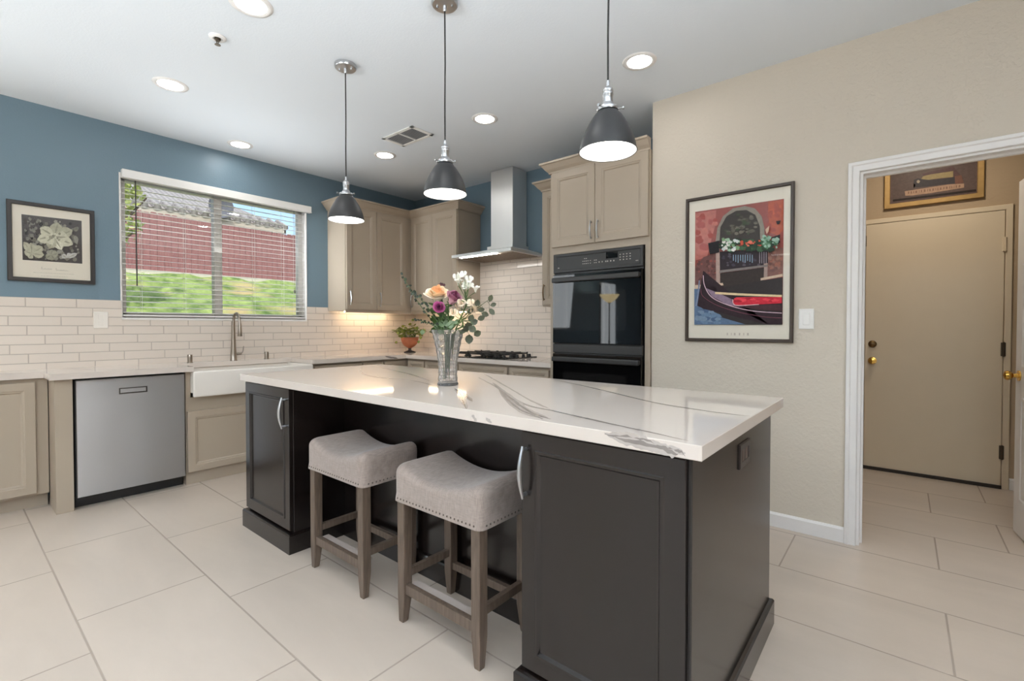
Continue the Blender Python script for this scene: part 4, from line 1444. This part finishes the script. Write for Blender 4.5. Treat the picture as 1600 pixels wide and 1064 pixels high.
G((44, 30, 36), (150, 582), (164, 600), (162, 680), (202, 735), (300, 785), (440, 820), (617, 832), (618, 895), (540, 902), (400, 870), (250, 830), (160, 810), (115, 790), (126, 720), (140, 640))
G((132, 112, 130), (164, 684), (262, 724), (330, 768), (440, 806), (300, 786), (204, 736))
def stroke(pts, w, c):
    P = smooth_pts([(a, b, 0) for a, b in pts], 5)
    for a, b in zip(P, P[1:]):
        d_ = (b - a)
        s = Vector((-d_.y, d_.x, 0)).normalized() * w * .5
        e_ = d_.normalized() * w * .1
        pr.shape(gq([((a - e_ + s).x, (a - e_ + s).y), ((b + e_ + s).x, (b + e_ + s).y), ((b + e_ - s).x, (b + e_ - s).y), ((a - e_ - s).x, (a - e_ - s).y)]), c)
stroke([(150, 610), (158, 670), (200, 738), (300, 786), (440, 820), (615, 833)], 5, (198, 168, 178))
stroke([(136, 690), (150, 735), (240, 790), (380, 832), (520, 856), (615, 862)], 3, (112, 62, 74))
stroke([(128, 640), (120, 720), (108, 790)], 8, (120, 128, 150))
stroke([(222, 714), (400, 724), (615, 732)], 13, (216, 192, 152))
G((190, 40, 56), (345, 740), (430, 738), (616, 738), (616, 775), (480, 782), (345, 788), (322, 765))
blotch(12, 350, 600, 745, 772, 9, [(160, 28, 44), (214, 62, 74)], 3)
stroke([(326, 752), (330, 778), (360, 788), (480, 782)], 4, (226, 190, 190))
G((66, 40, 44), (360, 792), (600, 782), (616, 800), (616, 822), (470, 812))
G((34, 30, 32), (180, 420), (246, 404), (246, 474), (190, 486))
G((34, 31, 33), (555, 385), (606, 368), (606, 416), (560, 440))
blotch(60, 250, 560, 405, 462, 17, [(48, 72, 52), (40, 58, 44), (64, 92, 66)], 1.4)
blotch(34, 262, 370, 395, 465, 11, [(204, 208, 206), (150, 178, 150), (120, 150, 110), (226, 222, 216)], 1.2)
blotch(16, 380, 490, 405, 435, 9, [(190, 82, 62), (204, 110, 90)], 1.3)
blotch(40, 500, 592, 375, 445, 11, [(92, 128, 100), (130, 160, 140), (58, 92, 66), (150, 178, 160)], 1.2)
G((40, 36, 38), (583, 290), (612, 286), (604, 308), (590, 310))
G((196, 160, 138), (520, 340), (545, 315), (540, 350), (528, 366))
pp = obj('gondola_print', pr.bm, pr.mats, gp)
bm = B()
for i, (a, b, dz) in enumerate(((0, .006, 0), (.012, .004, 1), (.02, .008, 1), (.034, .006, 0), (.046, .004, 1), (.056, .008, 0))):
    box(bm, (-.86 + a * 2.1, PY - .0002, 1.142), (-.86 + a * 2.1 + b * 1.2, PY, 1.158))
obj('caption', bm, ink(206, 192, 178), gp)
bm = B(); box(bm, (px0 + .018, WY - .0145, pz0 + .018), (px1 - .018, WY - .0125, pz1 - .018)); obj('picture_glass', bm, MT['picglass'], gp)

# flower print on the blue wall
fy0_, fy1_, fz0_, fz1_ = .306, .757, 1.512, 2.058
fl = thing('flower_print', 'framed black and white photograph of a pale flower on the blue wall', 'picture', (LX, (fy0_ + fy1_) / 2, fz0_))
bm = B(); frame(bm, (LX, fy0_, fz0_), Y, X, fy1_ - fy0_, fz1_ - fz0_, .026, .022); obj('picture_frame', bm, MT['frameblack'], fl)
bm = B(); box(bm, (LX + .002, fy0_ + .018, fz0_ + .018), (LX + .009, fy1_ - .018, fz1_ - .018)); obj('mat_board', bm, MT['matboard'], fl)
pr = Print(X)
PX = LX + .0092
def gq(lst):
    return [at(a / 6.65, 300 + b / 6.65, 0, PX) for a, b in lst]
FB = [(222, 230), (848, 300), (855, 745), (235, 705)]
G((88, 84, 83), *FB)
def inside(a, b):
    return 238 < a < 840 and 246 + (a - 222) * .112 < b < 694 + (a - 235) * .06
def fblotch(n, x0, x1, y0, y1, s, cols, rx=1.0):
    for _ in range(n):
        cx, cy = rng.uniform(x0, x1), rng.uniform(y0, y1)
        k = rng.randint(5, 7); a0 = rng.uniform(0, 6); ss = s * rng.uniform(.5, 1.2)
        pts = [(cx + rx * ss * math.cos(a0 + 6.283 * i / k), cy + ss * math.sin(a0 + 6.283 * i / k)) for i in range(k)]
        if all(inside(*p) for p in pts):
            pr.shape(gq(pts), rng.choice(cols))
fblotch(120, 240, 840, 250, 730, 24, [(92, 88, 84), (112, 108, 100), (56, 52, 52), (134, 130, 120)])
fblotch(70, 240, 840, 250, 730, 20, [(128, 126, 118), (150, 148, 138)])
fblotch(40, 240, 400, 250, 480, 20, [(128, 126, 118), (84, 80, 78)])
def petal2(cx, cy, tx, ty, w, c, c2):
    w *= 1.22
    d_ = Vector((tx - cx, ty - cy, 0)); s = Vector((-d_.y, d_.x, 0)).normalized()
    P = [Vector((cx, cy, 0)) + d_ * t + s * w * k for t, k in ((0, .1), (.3, .75), (.6, 1), (.82, .7), (.94, .25), (1, .12), (1, -.12), (.94, -.25), (.82, -.7), (.6, -1), (.3, -.75), (0, -.1))]
    P = [p for p in P]
    if all(inside(p.x, p.y) for p in P):
        pr.shape(gq([(p.x, p.y) for p in P]), c)
        Q = [Vector((cx, cy, 0)) + d_ * t + s * w * k for t, k in ((.1, .06), (.5, .22), (.85, .08), (.85, -.04), (.5, -.1), (.1, -.05))]
        pr.shape(gq([(p.x, p.y) for p in Q]), c2)
A1, A2, A3 = (188, 186, 166), (168, 165, 146), (146, 144, 128)
for tx, ty, w in ((245, 520, 30), (318, 528, 34), (440, 570, 40), (455, 655, 34), (300, 690, 30), (250, 620, 30)):
    petal2(330, 640, tx, ty, w, A2, A3)
for tx, ty, w in ((540, 600, 30), (600, 640, 34), (570, 700, 34), (480, 690, 30)):
    petal2(530, 655, tx, ty, w, A3, (122, 120, 108))
for tx, ty, w in ((640, 655, 22), (735, 640, 24), (740, 705, 24), (650, 712, 22), (800, 640, 20)):
    petal2(692, 685, tx, ty, w, (180, 178, 172), A3)
for tx, ty, w, c in ((600, 320, 58, A2), (415, 375, 48, A1), (385, 495, 46, A1), (750, 400, 52, A2), (755, 545, 46, A1), (640, 600, 40, (200, 198, 180)), (510, 590, 48, A2), (700, 470, 50, A1), (480, 520, 50, A1)):
    petal2(560, 465, tx, ty, w, c, A3)
fblotch(14, 520, 620, 430, 500, 16, [(150, 148, 130), (196, 194, 174), (132, 130, 116)])
pp = obj('flower_photograph', pr.bm, pr.mats, fl)
# hand-lettered caption, too small to read: pen strokes
bm = B()
def pen(pts, w):
    P = [at(a, b, 0, PX + .0002) for a, b in pts]
    for a, b in zip(P, P[1:]):
        s = (b - a).cross(X).normalized() * w
        if (b - a).length > 1e-5:
            poly(bm, [a + s, b + s, b - s, a - s])
rng = random.Random(4)
for x0, x1, yb in ((64.5, 81, 420.5), (87, 106.5, 422.8)):
    pts = []
    n_ = 26
    for i in range(n_):
        t = i / (n_ - 1)
        hgt = 4.2 if i in (1, 2, n_ - 2) else rng.uniform(.6, 2.0)
        pts.append((x0 + (x1 - x0) * t, yb + (x1 - x0) * t * .05 - (hgt if i % 2 else 0)))
    pen(pts, .00035)
for x0, x1, yb in ((52, 116, 425.5), (64, 104, 430.8)):
    x = x0
    while x < x1:
        w_ = rng.uniform(1.5, 5)
        pen([(x, yb + (x - x0) * .05), (x + w_, yb + (x + w_ - x0) * .05)], .0006)
        x += w_ + 1.0
obj('caption', bm, ink(150, 144, 132), fl)
bm = B(); box(bm, (LX + .0125, fy0_ + .022, fz0_ + .022), (LX + .0145, fy1_ - .022, fz1_ - .022)); obj('picture_glass', bm, MT['picglass'], fl)

# picture over the hall door
hx0_, hx1_, hz0_, hz1_ = -.131, .455, 2.162, 2.482
hp = thing('hall_picture', 'wide gold-framed dark picture hanging above the hall door', 'picture', ((hx0_ + hx1_) / 2, HY, hz0_))
bm = B(); frame(bm, (hx0_, HY, hz0_), X, -Y, hx1_ - hx0_, hz1_ - hz0_, .038, .026); obj('picture_frame', bm, MT['gold'], hp)
bm = B(); box(bm, (hx0_ + .03, HY - .012, hz0_ + .03), (hx1_ - .03, HY - .002, hz1_ - .03)); obj('backing', bm, ink(96, 78, 72), hp)
pr = Print(-Y)
PYH = HY - .0123
def gq(lst):
    return [at(1400 + a / 12.31, 255 + b / 12.31, 1, PYH) for a, b in lst]
G((92, 76, 70), (-90, 220), (300, 120), (1520, -40), (1540, 520), (-60, 700))
G((86, 62, 60), (500, 200), (1100, 60), (1300, 300), (1150, 380), (560, 320))
G((150, 132, 92), (480, 310), (520, 250), (640, 220), (1100, 150), (1100, 265), (760, 300), (640, 320))
G((58, 52, 54), (340, 320), (420, 290), (520, 310), (640, 320), (800, 310), (1060, 278), (1130, 262), (1130, 390), (860, 415), (560, 455), (340, 470), (400, 420), (345, 390))
G((164, 150, 130), (395, 345), (430, 318), (465, 345), (440, 385), (405, 380))
G((112, 76, 62), (1130, 250), (1260, 230), (1300, 380), (1140, 400))
G((168, 136, 112), (165, 540), (420, 500), (700, 455), (1000, 410), (1310, 390), (1310, 470), (1000, 520), (640, 580), (300, 622), (180, 625))
rng = random.Random(9)
x = 230
while x < 1220:
    w_ = rng.uniform(18, 60)
    y = 575 - (x - 230) * .13
    G((128, 98, 80), (x, y - 26), (x + w_ * .6, y - 30), (x + w_ * .6, y + 14), (x, y + 20))
    x += w_ + 16
G((44, 34, 30), (-60, 700), (1540, 500), (1540, 545), (-60, 740))
obj('picture_print', pr.bm, pr.mats, hp)

# ------------------------------------------------------------------ wall plates
sw = thing('light_switch', 'white wide rocker light switch on the beige wall right of the poster', 'light switch', (-.43, WY, 1.24))
bm = B(); panel(bm, (-.468, WY, 1.182), X, Z, -Y, .076, .117, [(0, 0), (0, .003), (.004, .006), (.01, .006)]); obj('switch_plate', bm, MT['plate'], sw)
bm = B(); panel(bm, (-.447, WY - .006, 1.207), X, Z, -Y, .034, .067, [(0, 0), (0, .002), (.002, .004), (.003, .004)]); obj('rocker', bm, MT['plate'], sw)
wo_ = thing('wall_outlet', 'white outlet plate on the backsplash tiles left of the window', 'outlet', (LX + TT, .787, 1.245))
bm = B(); panel(bm, (LX + TT, .744, 1.184), Y, Z, X, .086, .124, [(0, 0), (0, .003), (.004, .006), (.01, .006)]); obj('outlet_plate', bm, MT['ceramic'], wo_)
for zz in (1.205, 1.252):
    bm = B(); panel(bm, (LX + TT + .006, .772, zz), Y, Z, X, .03, .034, [(0, 0), (0, .001), (.002, .0015), (.003, .0015)])
    box(bm, (LX + TT + .0073, .781, zz + .014), (LX + TT + .0078, .783, zz + .024)); box(bm, (LX + TT + .0073, .791, zz + .014), (LX + TT + .0078, .793, zz + .024))
    obj('receptacle', bm, MT['ceramic'], wo_)

# ------------------------------------------------------------------ hall doors
d1 = struct(new('door_1', None, None, (.16, HY, 0)))
d1['label'] = 'flat cream door with two brass locks at the end of the hall'
d1['category'] = 'door'
bm = B()
casing(bm, -.251, .572, 2.053, HY, [(0, 0), (0, .014), (.004, .016), (.034, .016), (.038, .012), (.038, 0)])
obj('door_frame', bm, MT['ivory'], d1)
bm = B(); box(bm, (-.248, HY - .012, .022), (.568, HY + .03, 2.05), .003); ds = obj('door_slab', bm, MT['ivory'], d1)
bm = B(); box(bm, (-.25, HY - .03, .0), (.57, HY + .02, .024)); obj('door_sweep', bm, MT['hallmat'], d1)
def knob(x, z, y, n, parent, nm='door_knob', r=.026, m=MT['brass'], dead=False):
    bm = B()
    s = n
    prof = [(0, 0), (r * 1.15, 0), (r * 1.15, .006), (r * .5, .010), (r * .42, .024), (r * .8, .032), (r, .045), (r * .85, .058), (0, .064)]
    if dead:
        prof = [(0, 0), (r * 1.1, 0), (r * 1.0, .012), (r * .8, .016), (0, .018)]
    lathe(bm, [(a, b * s) for a, b in prof], (x, y, z), 20, 'Y')
    if dead:
        box(bm, (x - .018, y + s * .016, z - .005), (x + .018, y + s * .030, z + .005), .002)
    return obj(nm, bm, m, parent, True)
knob(-.197, .912, HY - .012, -1, ds)
knob(-.197, 1.052, HY - .012, -1, ds, 'deadbolt', .027, MT['oldbrass'], True)
for zz in (.27, 1.03, 1.80):
    bm = B(); box(bm, (.556, HY - .020, zz - .05), (.582, HY - .010, zz + .05), .002); lathe(bm, [(0, -.055), (.006, -.052), (.006, .052), (0, .055)], (.571, HY - .022, zz), 10)
    obj('hinge', bm, MT['ivory'] if zz > 1.5 else MT['hinge'], ds)
bm = B(); box(bm, (-.272, HY - .03, 1.87), (-.245, HY - .012, 1.96), .003); obj('door_catch', bm, MT['hinge'], d1)

# open panelled door leaf
hx_, hy_ = .588, 3.262
fx_, fy_ = .507, 3.975
u_ = Vector((fx_ - hx_, fy_ - hy_, 0)); DL = u_.length; u_.normalize()
n_ = Vector((u_.y, -u_.x, 0)) * 1.0            # face away from the doorway side
if n_.x > 0:
    n_ = -n_
d2 = struct(new('door_2', None, None, (hx_, hy_, 0)))
d2['label'] = 'white panelled door standing open into the hall at the right edge'
d2['category'] = 'door'
bm = B()
T = .035
O = Vector((hx_, hy_, .012))
H_ = 2.018
core = [O, O + u_ * DL, O + u_ * DL - n_ * T, O - n_ * T]
prism(bm, core, Z * H_)
def raised(a, b, z0_, z1_):
    for s, nn, off_ in ((0, n_, 0.0), (1, -n_, T)):
        OO = O - n_ * off_ + u_ * a + Z * z0_
        panel(bm, OO, u_, Z, nn, b - a, z1_ - z0_, [(0, -.001), (0, .0035), (.008, .0045), (.016, .001), (.03, .001), (.05, .005), (.052, .005)])
for a, b in ((.10, DL / 2 - .05), (DL / 2 + .05, DL - .10)):
    for z0_, z1_ in ((.2, .78), (.95, 1.55), (1.67, 1.92)):
        raised(a, b, z0_, z1_)
dl = obj('door_leaf', bm, MT['trim'], d2)
bm = B()
kc = O + u_ * (DL - .06) + Z * .905
for s, nn in ((0, n_), (1, -n_)):
    c_ = kc if s == 0 else kc - n_ * T
    pts = [c_ + nn * k for k in (0, .006, .007, .026, .034, .048, .060, .066)]
    tube(bm, pts, [.030, .030, .012, .011, .022, .028, .023, .004], 18)
obj('door_knob', bm, MT['brass'], dl, True)
bm = B()
for zz in (.25, 1.0, 1.78):
    c_ = Vector((hx_ + .004, hy_ - .004, zz))
    tube(bm, [c_ - Z * .045, c_ + Z * .045], .006, 8)
obj('hinge', bm, MT['hinge'], dl)

# ------------------------------------------------------------------ flower vase
vc = Vector((-1.700, 1.572, IZ))
bm = B()
def facet(a, h):
    return 1 + .040 * math.cos(8 * a + 95 * h) * math.cos(8 * a - 95 * h)
po = [(0, 0), (.046, 0), (.051, .004), (.050, .012)]
for k in range(1, 65):
    h = .012 + (.268 - .012) * k / 64
    r = .048 - .004 * math.sin(min(1, h / .15) * PI) + .030 * max(0, (h - .09) / .178) ** 1.7
    po.append((r, h))
pi = [(r - .006, h) for r, h in po[5:]]
def scal(a, h):
    return facet(a, h)
lathe(bm, po, vc, 96, flute=lambda a, h: facet(a, h) if h > .02 else 1)
lathe(bm, [po[-1]] + [(pi[-1][0], pi[-1][1] + .001)] + pi[::-1] + [(.030, .024), (0, .022)], vc, 96, flute=None)
bmesh.ops.remove_doubles(bm, verts=bm.verts, dist=.0001)
va = obj('crystal_vase', bm, MT['crystal'], None)
tag(va, 'tall cut crystal vase standing on the island worktop', 'vase')

GR = leafmat('flower stem green', rgb(48, 76, 34), rgb(86, 114, 56))
EU = leafmat('silver dollar eucalyptus', rgb(50, 55, 38), rgb(78, 82, 60))
EU2 = leafmat('dark baby eucalyptus', rgb(38, 48, 40), rgb(66, 78, 64))
def shades(name, *cs):
    return [leafmat('%s petals %d' % (name, k), rgb(*c), rgb(*[min(255, x + 14) for x in c]), .6) for k, c in enumerate(cs)]
PEACH = shades('peach', (242, 184, 132), (248, 202, 158), (252, 220, 186), (254, 236, 214))
MAG = shades('magenta', (118, 34, 82), (152, 48, 106), (176, 74, 132), (200, 108, 160))
MAUVE = shades('mauve', (128, 62, 92), (158, 92, 120), (186, 124, 146), (208, 156, 172))
PLUM = shades('plum', (62, 38, 48), (76, 46, 58), (90, 58, 70), (104, 70, 82))
WHITE = leafmat('white petals', rgb(246, 244, 232), rgb(255, 255, 248), .6)
CREAM = leafmat('cream petals', rgb(238, 214, 186), rgb(248, 234, 214), .6)

def frame_of(d):
    d = Vector(d).normalized()
    s = d.cross(Vector((0, 0, 1)))
    if s.length < .05:
        s = Vector((1, 0, 0))
    s.normalize()
    return s, s.cross(d).normalized() * -1.0, d

def petal(bm, c, fr, ang, r0, r1, h, hw, curl, z0=0.0, nu=7, nv=7, th=.0009, mi=0):
    s, t, d = fr
    sheets = []
    for off_ in (0, th):
        rows = []
        for j in range(nv + 1):
            v = j / nv
            row = []
            for i in range(nu + 1):
                u = -1 + 2 * i / nu
                wd = hw * (.35 + .65 * math.sin(min(1, v * 1.15) * PI / 2))
                a = ang + u * wd
                r = r0 + (r1 - r0) * v ** 1.3 + curl * v ** 4 * (1 - .3 * u * u) + off_
                z = z0 + h * (v - .16 * u * u * v * v) - curl * .35 * v ** 5
                row.append(bm.verts.new(Vector(c) + s * (r * math.cos(a)) + t * (r * math.sin(a)) + d * z))
            rows.append(row)
        sheets.append(rows)
    for rows in sheets:
        for a, b in zip(rows, rows[1:]):
            for i in range(nu):
                bm.faces.new((a[i], a[i + 1], b[i + 1], b[i])).material_index = mi
    A_, B_ = sheets
    for i in range(nu):
        bm.faces.new((A_[-1][i], A_[-1][i + 1], B_[-1][i + 1], B_[-1][i])).material_index = mi

def stem_from(bm, top, d, r=.0038):
    b = vc + Vector((random.Random(int(top[0] * 1e5)).uniform(-.02, .02), random.Random(int(top[1] * 1e5)).uniform(-.02, .02), .03))
    mid = vc + Vector(((top[0] - vc.x) * .35, (top[1] - vc.y) * .35, .24))
    tube(bm, smooth_pts([b, mid, Vector(top) - Vector(d).normalized() * .03, top], 6), r, 7)

def make_rose(px, py, yy, R, d, m, label, name, layers=5, openness=1.0):
    c = at(px, py, 1, yy)
    d = Vector(d).normalized()
    t_ = thing(name, label, 'flower', vc, 'cut flowers in the crystal vase')
    fr = frame_of(d)
    bm = B()
    base_ = c - d * R * .75
    rng = random.Random(int(px))
    a = 0
    for L in range(layers):
        f = (L + 1) / layers
        n = 3 + (L > 1) + (L > 3)
        for k in range(n):
            ang = a + k * 2 * PI / n + rng.uniform(-.15, .15)
            sh = min(3, max(0, int(round(f * 3.2 - .6 + (k % 2) * .5))))
            petal(bm, base_, fr, ang, R * .10 + R * .12 * f, R * (.14 + .68 * f * openness) * rng.uniform(.92, 1.06), R * (1.75 - .55 * f * openness) * rng.uniform(.94, 1.05),
                  2.0 * PI / n * .58, R * .42 * max(0, f - .25) * openness, 0, mi=sh)
        a += 1.1
    bl_ = obj('bloom', bm, m, t_, True)
    bm = B(); stem_from(bm, base_ + d * .004, d, .0042)
    lathe_c = base_
    tube(bm, [base_ - d * .012, base_ - d * .002, base_ + d * .008], [.004, R * .26, R * .28], 10)
    obj('stem', bm, GR, t_, True)
    bm = B()
    for k in range(9):
        q = base_ - d * (.02 + .010 * k) + Vector((0, 0, -.008 * k))
        aa = k * 2.4
        leaf(bm, q, fr[0] * math.cos(aa) + fr[1] * math.sin(aa) + d * .4, d, .052, .032)
    for k in range(5):
        aa = k * 2 * PI / 5
        leaf(bm, base_ + d * .002, (fr[0] * math.cos(aa) + fr[1] * math.sin(aa)) * .8 + d * .5, d, R * .7, R * .22)
    obj('leaves', bm, GR, t_)
    return t_

VY = 1.572
cam_dir = (EYE - vc); cam_dir.z = 0; cam_dir.normalize()
make_rose(683.5, 461, VY - .01, .054, cam_dir * .45 + Z * .9, PEACH, 'large open peach rose in the crystal vase', 'peach_rose', 6, 1.15)
make_rose(686, 481.5, VY - .045, .036, cam_dir * 1.0 + Z * .28, MAG, 'round magenta rose facing the room below the peach rose', 'magenta_rose', 7, .68)
make_rose(707.5, 467.5, VY - .015, .046, cam_dir * .6 + Z * .75 + RGT * .4, MAUVE, 'dusty mauve rosebud right of the peach rose', 'mauve_rose', 6, .72)
make_rose(690, 449, VY + .05, .026, Z, PLUM, 'small dark plum bud peeping out behind the peach rose', 'plum_bud', 4, .6)

def florets(px_list, yy, R, m, label, name, dirs, stem_top):
    t_ = thing(name, label, 'flower', vc, 'cut flowers in the crystal vase')
    top = at(stem_top[0], stem_top[1], 1, yy)
    bms = B()
    stem_from(bms, top, Z, .0036)
    for i, (a, b) in enumerate(px_list):
        c = at(a, b, 1, yy + .02 * math.sin(i * 2.3))
        d = Vector(dirs[i % len(dirs)]).normalized()
        fr = frame_of(d)
        bm = B()
        for k in range(6):
            petal(bm, c - d * R * .9, fr, k * PI / 3 + .3 * (k % 2), R * .12, R * (.62 if k % 2 else .5), R * 1.5, .55, R * .35, 0, 5, 6)
        obj('floret', bm, m, t_, True)
        tube(bms, smooth_pts([top, (top + c) * .5 + Vector((0, 0, -.006)), c - d * R * .9], 4), .0014, 6)
    obj('stem', bms, GR, t_, True)
    bm = B()
    for k in range(10):
        aa = k * 2.4
        leaf(bm, top - Z * (.002 + .007 * k), Vector((math.cos(aa), math.sin(aa), .35)), Z, .042, .011)
    obj('leaves', bm, GR, t_)
    return t_
dd_ = [cam_dir + Z * .5, cam_dir * .7 + Z + RGT * .5, cam_dir * .8 + Z * .6 - RGT * .5, Z + cam_dir * .3, cam_dir * .6 + RGT * .8 + Z * .3]
florets([(713.5, 434), (720, 431), (724.5, 429.5), (716, 440), (727, 441), (733, 437), (734, 446), (728, 448), (743, 450.5)], VY + .0, .021, WHITE, 'white lily cluster rising highest at the right of the vase', 'white_alstroemeria', dd_, (728, 468))
florets([(721, 474), (716, 481), (736, 474), (742, 480), (738, 486), (709, 489)], VY - .02, .022, CREAM, 'cream blossom cluster below the white lilies', 'cream_alstroemeria', dd_, (722, 500))

def sprig(label, path, yy, spec, m, L, W_, name):
    """a branch of paired leaves; spec gives leaf positions in the picture or a count along the branch"""
    t_ = thing(name, label, 'foliage', vc, 'greenery in the crystal vase')
    pts = [at(a, b, 1, yy + dy) for a, b, dy in path]
    lead = vc + Vector(((pts[0].x - vc.x) * .4, (pts[0].y - vc.y) * .4, .23))
    P = smooth_pts([vc + Vector((.01, .0, .03)), lead] + pts, 7)
    bm = B(); tube(bm, P, [.0034 - .0026 * i / len(P) for i in range(len(P))], 6); obj('stem', bm, GR, t_, True)
    bm = B()
    rng = random.Random(int(path[-1][0] * 7))
    if isinstance(spec, int):
        i0 = 16
        for k in range(spec):
            q = P[i0 + int((len(P) - i0 - 1) * (k + .3) / spec)]
            for s in (-1, 1):
                d_ = Vector((rng.uniform(-1, 1), rng.uniform(-1, 1), rng.uniform(-.6, .8)))
                leaf(bm, q, d_, cam_dir + rv(rng) * .5, L * rng.uniform(.7, 1.1), W_ * rng.uniform(.7, 1.1))
        leaf(bm, P[-1], P[-1] - P[-2], cam_dir, L, W_)
    else:
        for a, b, an, k in spec:
            c = at(a, b, 1, yy + rng.uniform(-.03, .03))
            d_ = RGT * math.cos(math.radians(an)) + Z * math.sin(math.radians(an))
            leaf(bm, c - d_ * L * k * .5, d_, cam_dir + rv(rng) * .45, L * k, W_ * k, fold=.08)
            tw = min(P[10:], key=lambda q: (q - (c - d_ * L * k * .5)).length)
            tube(bm, [tw, c - d_ * L * k * .5], .0008, 5)
    obj('leaves', bm, m, t_)
    return t_
sprig('dark eucalyptus spray arching furthest up to the left', [(686, 512, 0), (668, 492, .02), (652, 470, .03), (640, 450, .02), (629, 430, .0)], VY, 13, EU2, .019, .014, 'eucalyptus_sprig')
sprig('dark bushy eucalyptus spray just left of the peach rose', [(688, 510, -.02), (674, 488, -.03), (660, 470, -.03), (648, 458, -.02), (641, 455, 0)], VY, 14, EU2, .021, .016, 'eucalyptus_sprig')
sprig('short dark eucalyptus spray low on the left of the vase rim', [(684, 514, -.03), (672, 506, -.05), (660, 502, -.06), (650, 499, -.06)], VY, 8, EU2, .016, .012, 'eucalyptus_sprig')
sprig('round-leaved eucalyptus branch reaching far right toward the hood wall tiles', [(706, 512, 0), (730, 490, .0), (750, 478, .0), (764, 468, 0)], VY,
      [(766.5, 466, 70, .95), (771, 476, 20, .8), (768.5, 487, -50, 1.0), (746, 474, 80, 1.0), (752, 497, 200, 1.0), (758, 491, -20, 1.0), (752, 484, 10, .9), (735, 486, 40, .9)], EU, .036, .026, 'eucalyptus_branch')
sprig('round-leaved eucalyptus branch drooping right over the vase rim', [(708, 512, -.02), (722, 502, -.06), (734, 502, -.06), (742, 512, -.05), (744, 522, -.05)], VY,
      [(732, 509, 200, 1.05), (738, 514, -30, 1.0), (728, 514, 220, .9), (746, 521, 30, .95), (733, 530, 268, 1.15), (736, 497, 60, .9), (741, 503, 20, .9), (724, 517, 240, .7)], EU, .040, .034, 'eucalyptus_branch')
sprig('broad pale green eucalyptus leaves at the centre front of the vase rim', [(697, 514, -.03), (703, 508, -.05), (708, 504, -.05)], VY,
      [(706, 507, 20, 1.5), (698, 505, 110, 1.1), (715, 503, 30, 1.0), (690, 506, 120, 1.1), (682, 510, 150, .9), (660, 519, 260, .8)], leafmat('pale sage leaves', rgb(96, 122, 88), rgb(138, 158, 122)), .034, .030, 'eucalyptus_branch')

# potted plant in the corner
uc_ = Vector((-4.43, 3.50, CT))
po_ = thing('potted_plant', 'trailing green plant in a terracotta footed bowl in the worktop corner', 'plant', uc_)
bm = B(); lathe(bm, [(.018, .048), (.026, .055), (.06, .075), (.085, .105), (.098, .145), (.10, .165), (.104, .168), (.104, .176), (.097, .178), (.092, .165), (.06, .13), (0, .12)], uc_, 32, flute=lambda a, h: 1 + .012 * math.cos(18 * a)); obj('bowl', bm, MT['terracotta'], po_, True)
bm = B(); lathe(bm, [(0, 0), (.066, 0), (.068, .006), (.05, .014), (.022, .024), (.016, .036), (.02, .05), (0, .05)], uc_, 28); obj('foot', bm, MT['iron'], po_, True)
bm = B(); lathe(bm, [(0, .162), (.06, .162), (.093, .158)], uc_, 24); obj('soil', bm, MT['soil'], po_)
bm = B()
rng = random.Random(17)
bs = B()
for i in range(52):
    a = rng.uniform(0, 2 * PI)
    r1 = rng.uniform(.03, .17)
    hgt = rng.uniform(.02, .15) * (1 - r1 * 2.6)
    p0 = uc_ + Vector((.05 * math.cos(a), .05 * math.sin(a), .162))
    p2 = uc_ + Vector((r1 * math.cos(a), r1 * math.sin(a), .19 + hgt))
    tube(bs, smooth_pts([p0, (p0 + p2) * .5 + Z * .03, p2], 3), .0013, 5)
    for k in range(3):
        leaf(bm, p2 + rv(rng) * .012, Vector((math.cos(a), math.sin(a), -.2)) + rv(rng) * .8, Z + rv(rng) * .5, rng.uniform(.035, .055), rng.uniform(.026, .042))
for px, py in ((630, 508), (645, 502), (652, 510), (622, 525), (619, 537), (660, 516), (657, 525), (656, 535)):
    c = at(px, py, 1, 3.45)
    tube(bs, smooth_pts([uc_ + Z * .165, (uc_ + c) * .5 + Z * .08, c], 4), .0012, 5)
    leaf(bm, c, rv(rng), cam_dir, .045, .034)
obj('stems', bs, GR, po_)
obj('foliage', bm, leafmat('yellow green ivy leaves', rgb(70, 92, 32), rgb(140, 142, 54)), po_)

# torchiere lamp behind the camera (seen mirrored in the oven glass)
tl = thing('floor_lamp', 'black torchiere lamp with an amber glass bowl, mirrored in the upper oven door', 'floor lamp', (-4.17, -1.6, 0))
bm = B(); lathe(bm, [(0, 0), (.14, 0), (.14, .012), (.05, .03), (.016, .05), (.013, .9), (.022, .92), (.013, .94), (.012, 1.62), (.03, 1.64), (0, 1.65)], (-4.17, -1.6, 0), 24); obj('lamp_pole', bm, MT['iron'], tl, True)
bm = B(); lathe(bm, [(.03, 1.64), (.09, 1.68), (.15, 1.74), (.18, 1.79), (.175, 1.79), (.145, 1.745), (.085, 1.69), (.0, 1.66)], (-4.17, -1.6, 0), 32); obj('glass_bowl', bm, MT['torch'], tl, True)
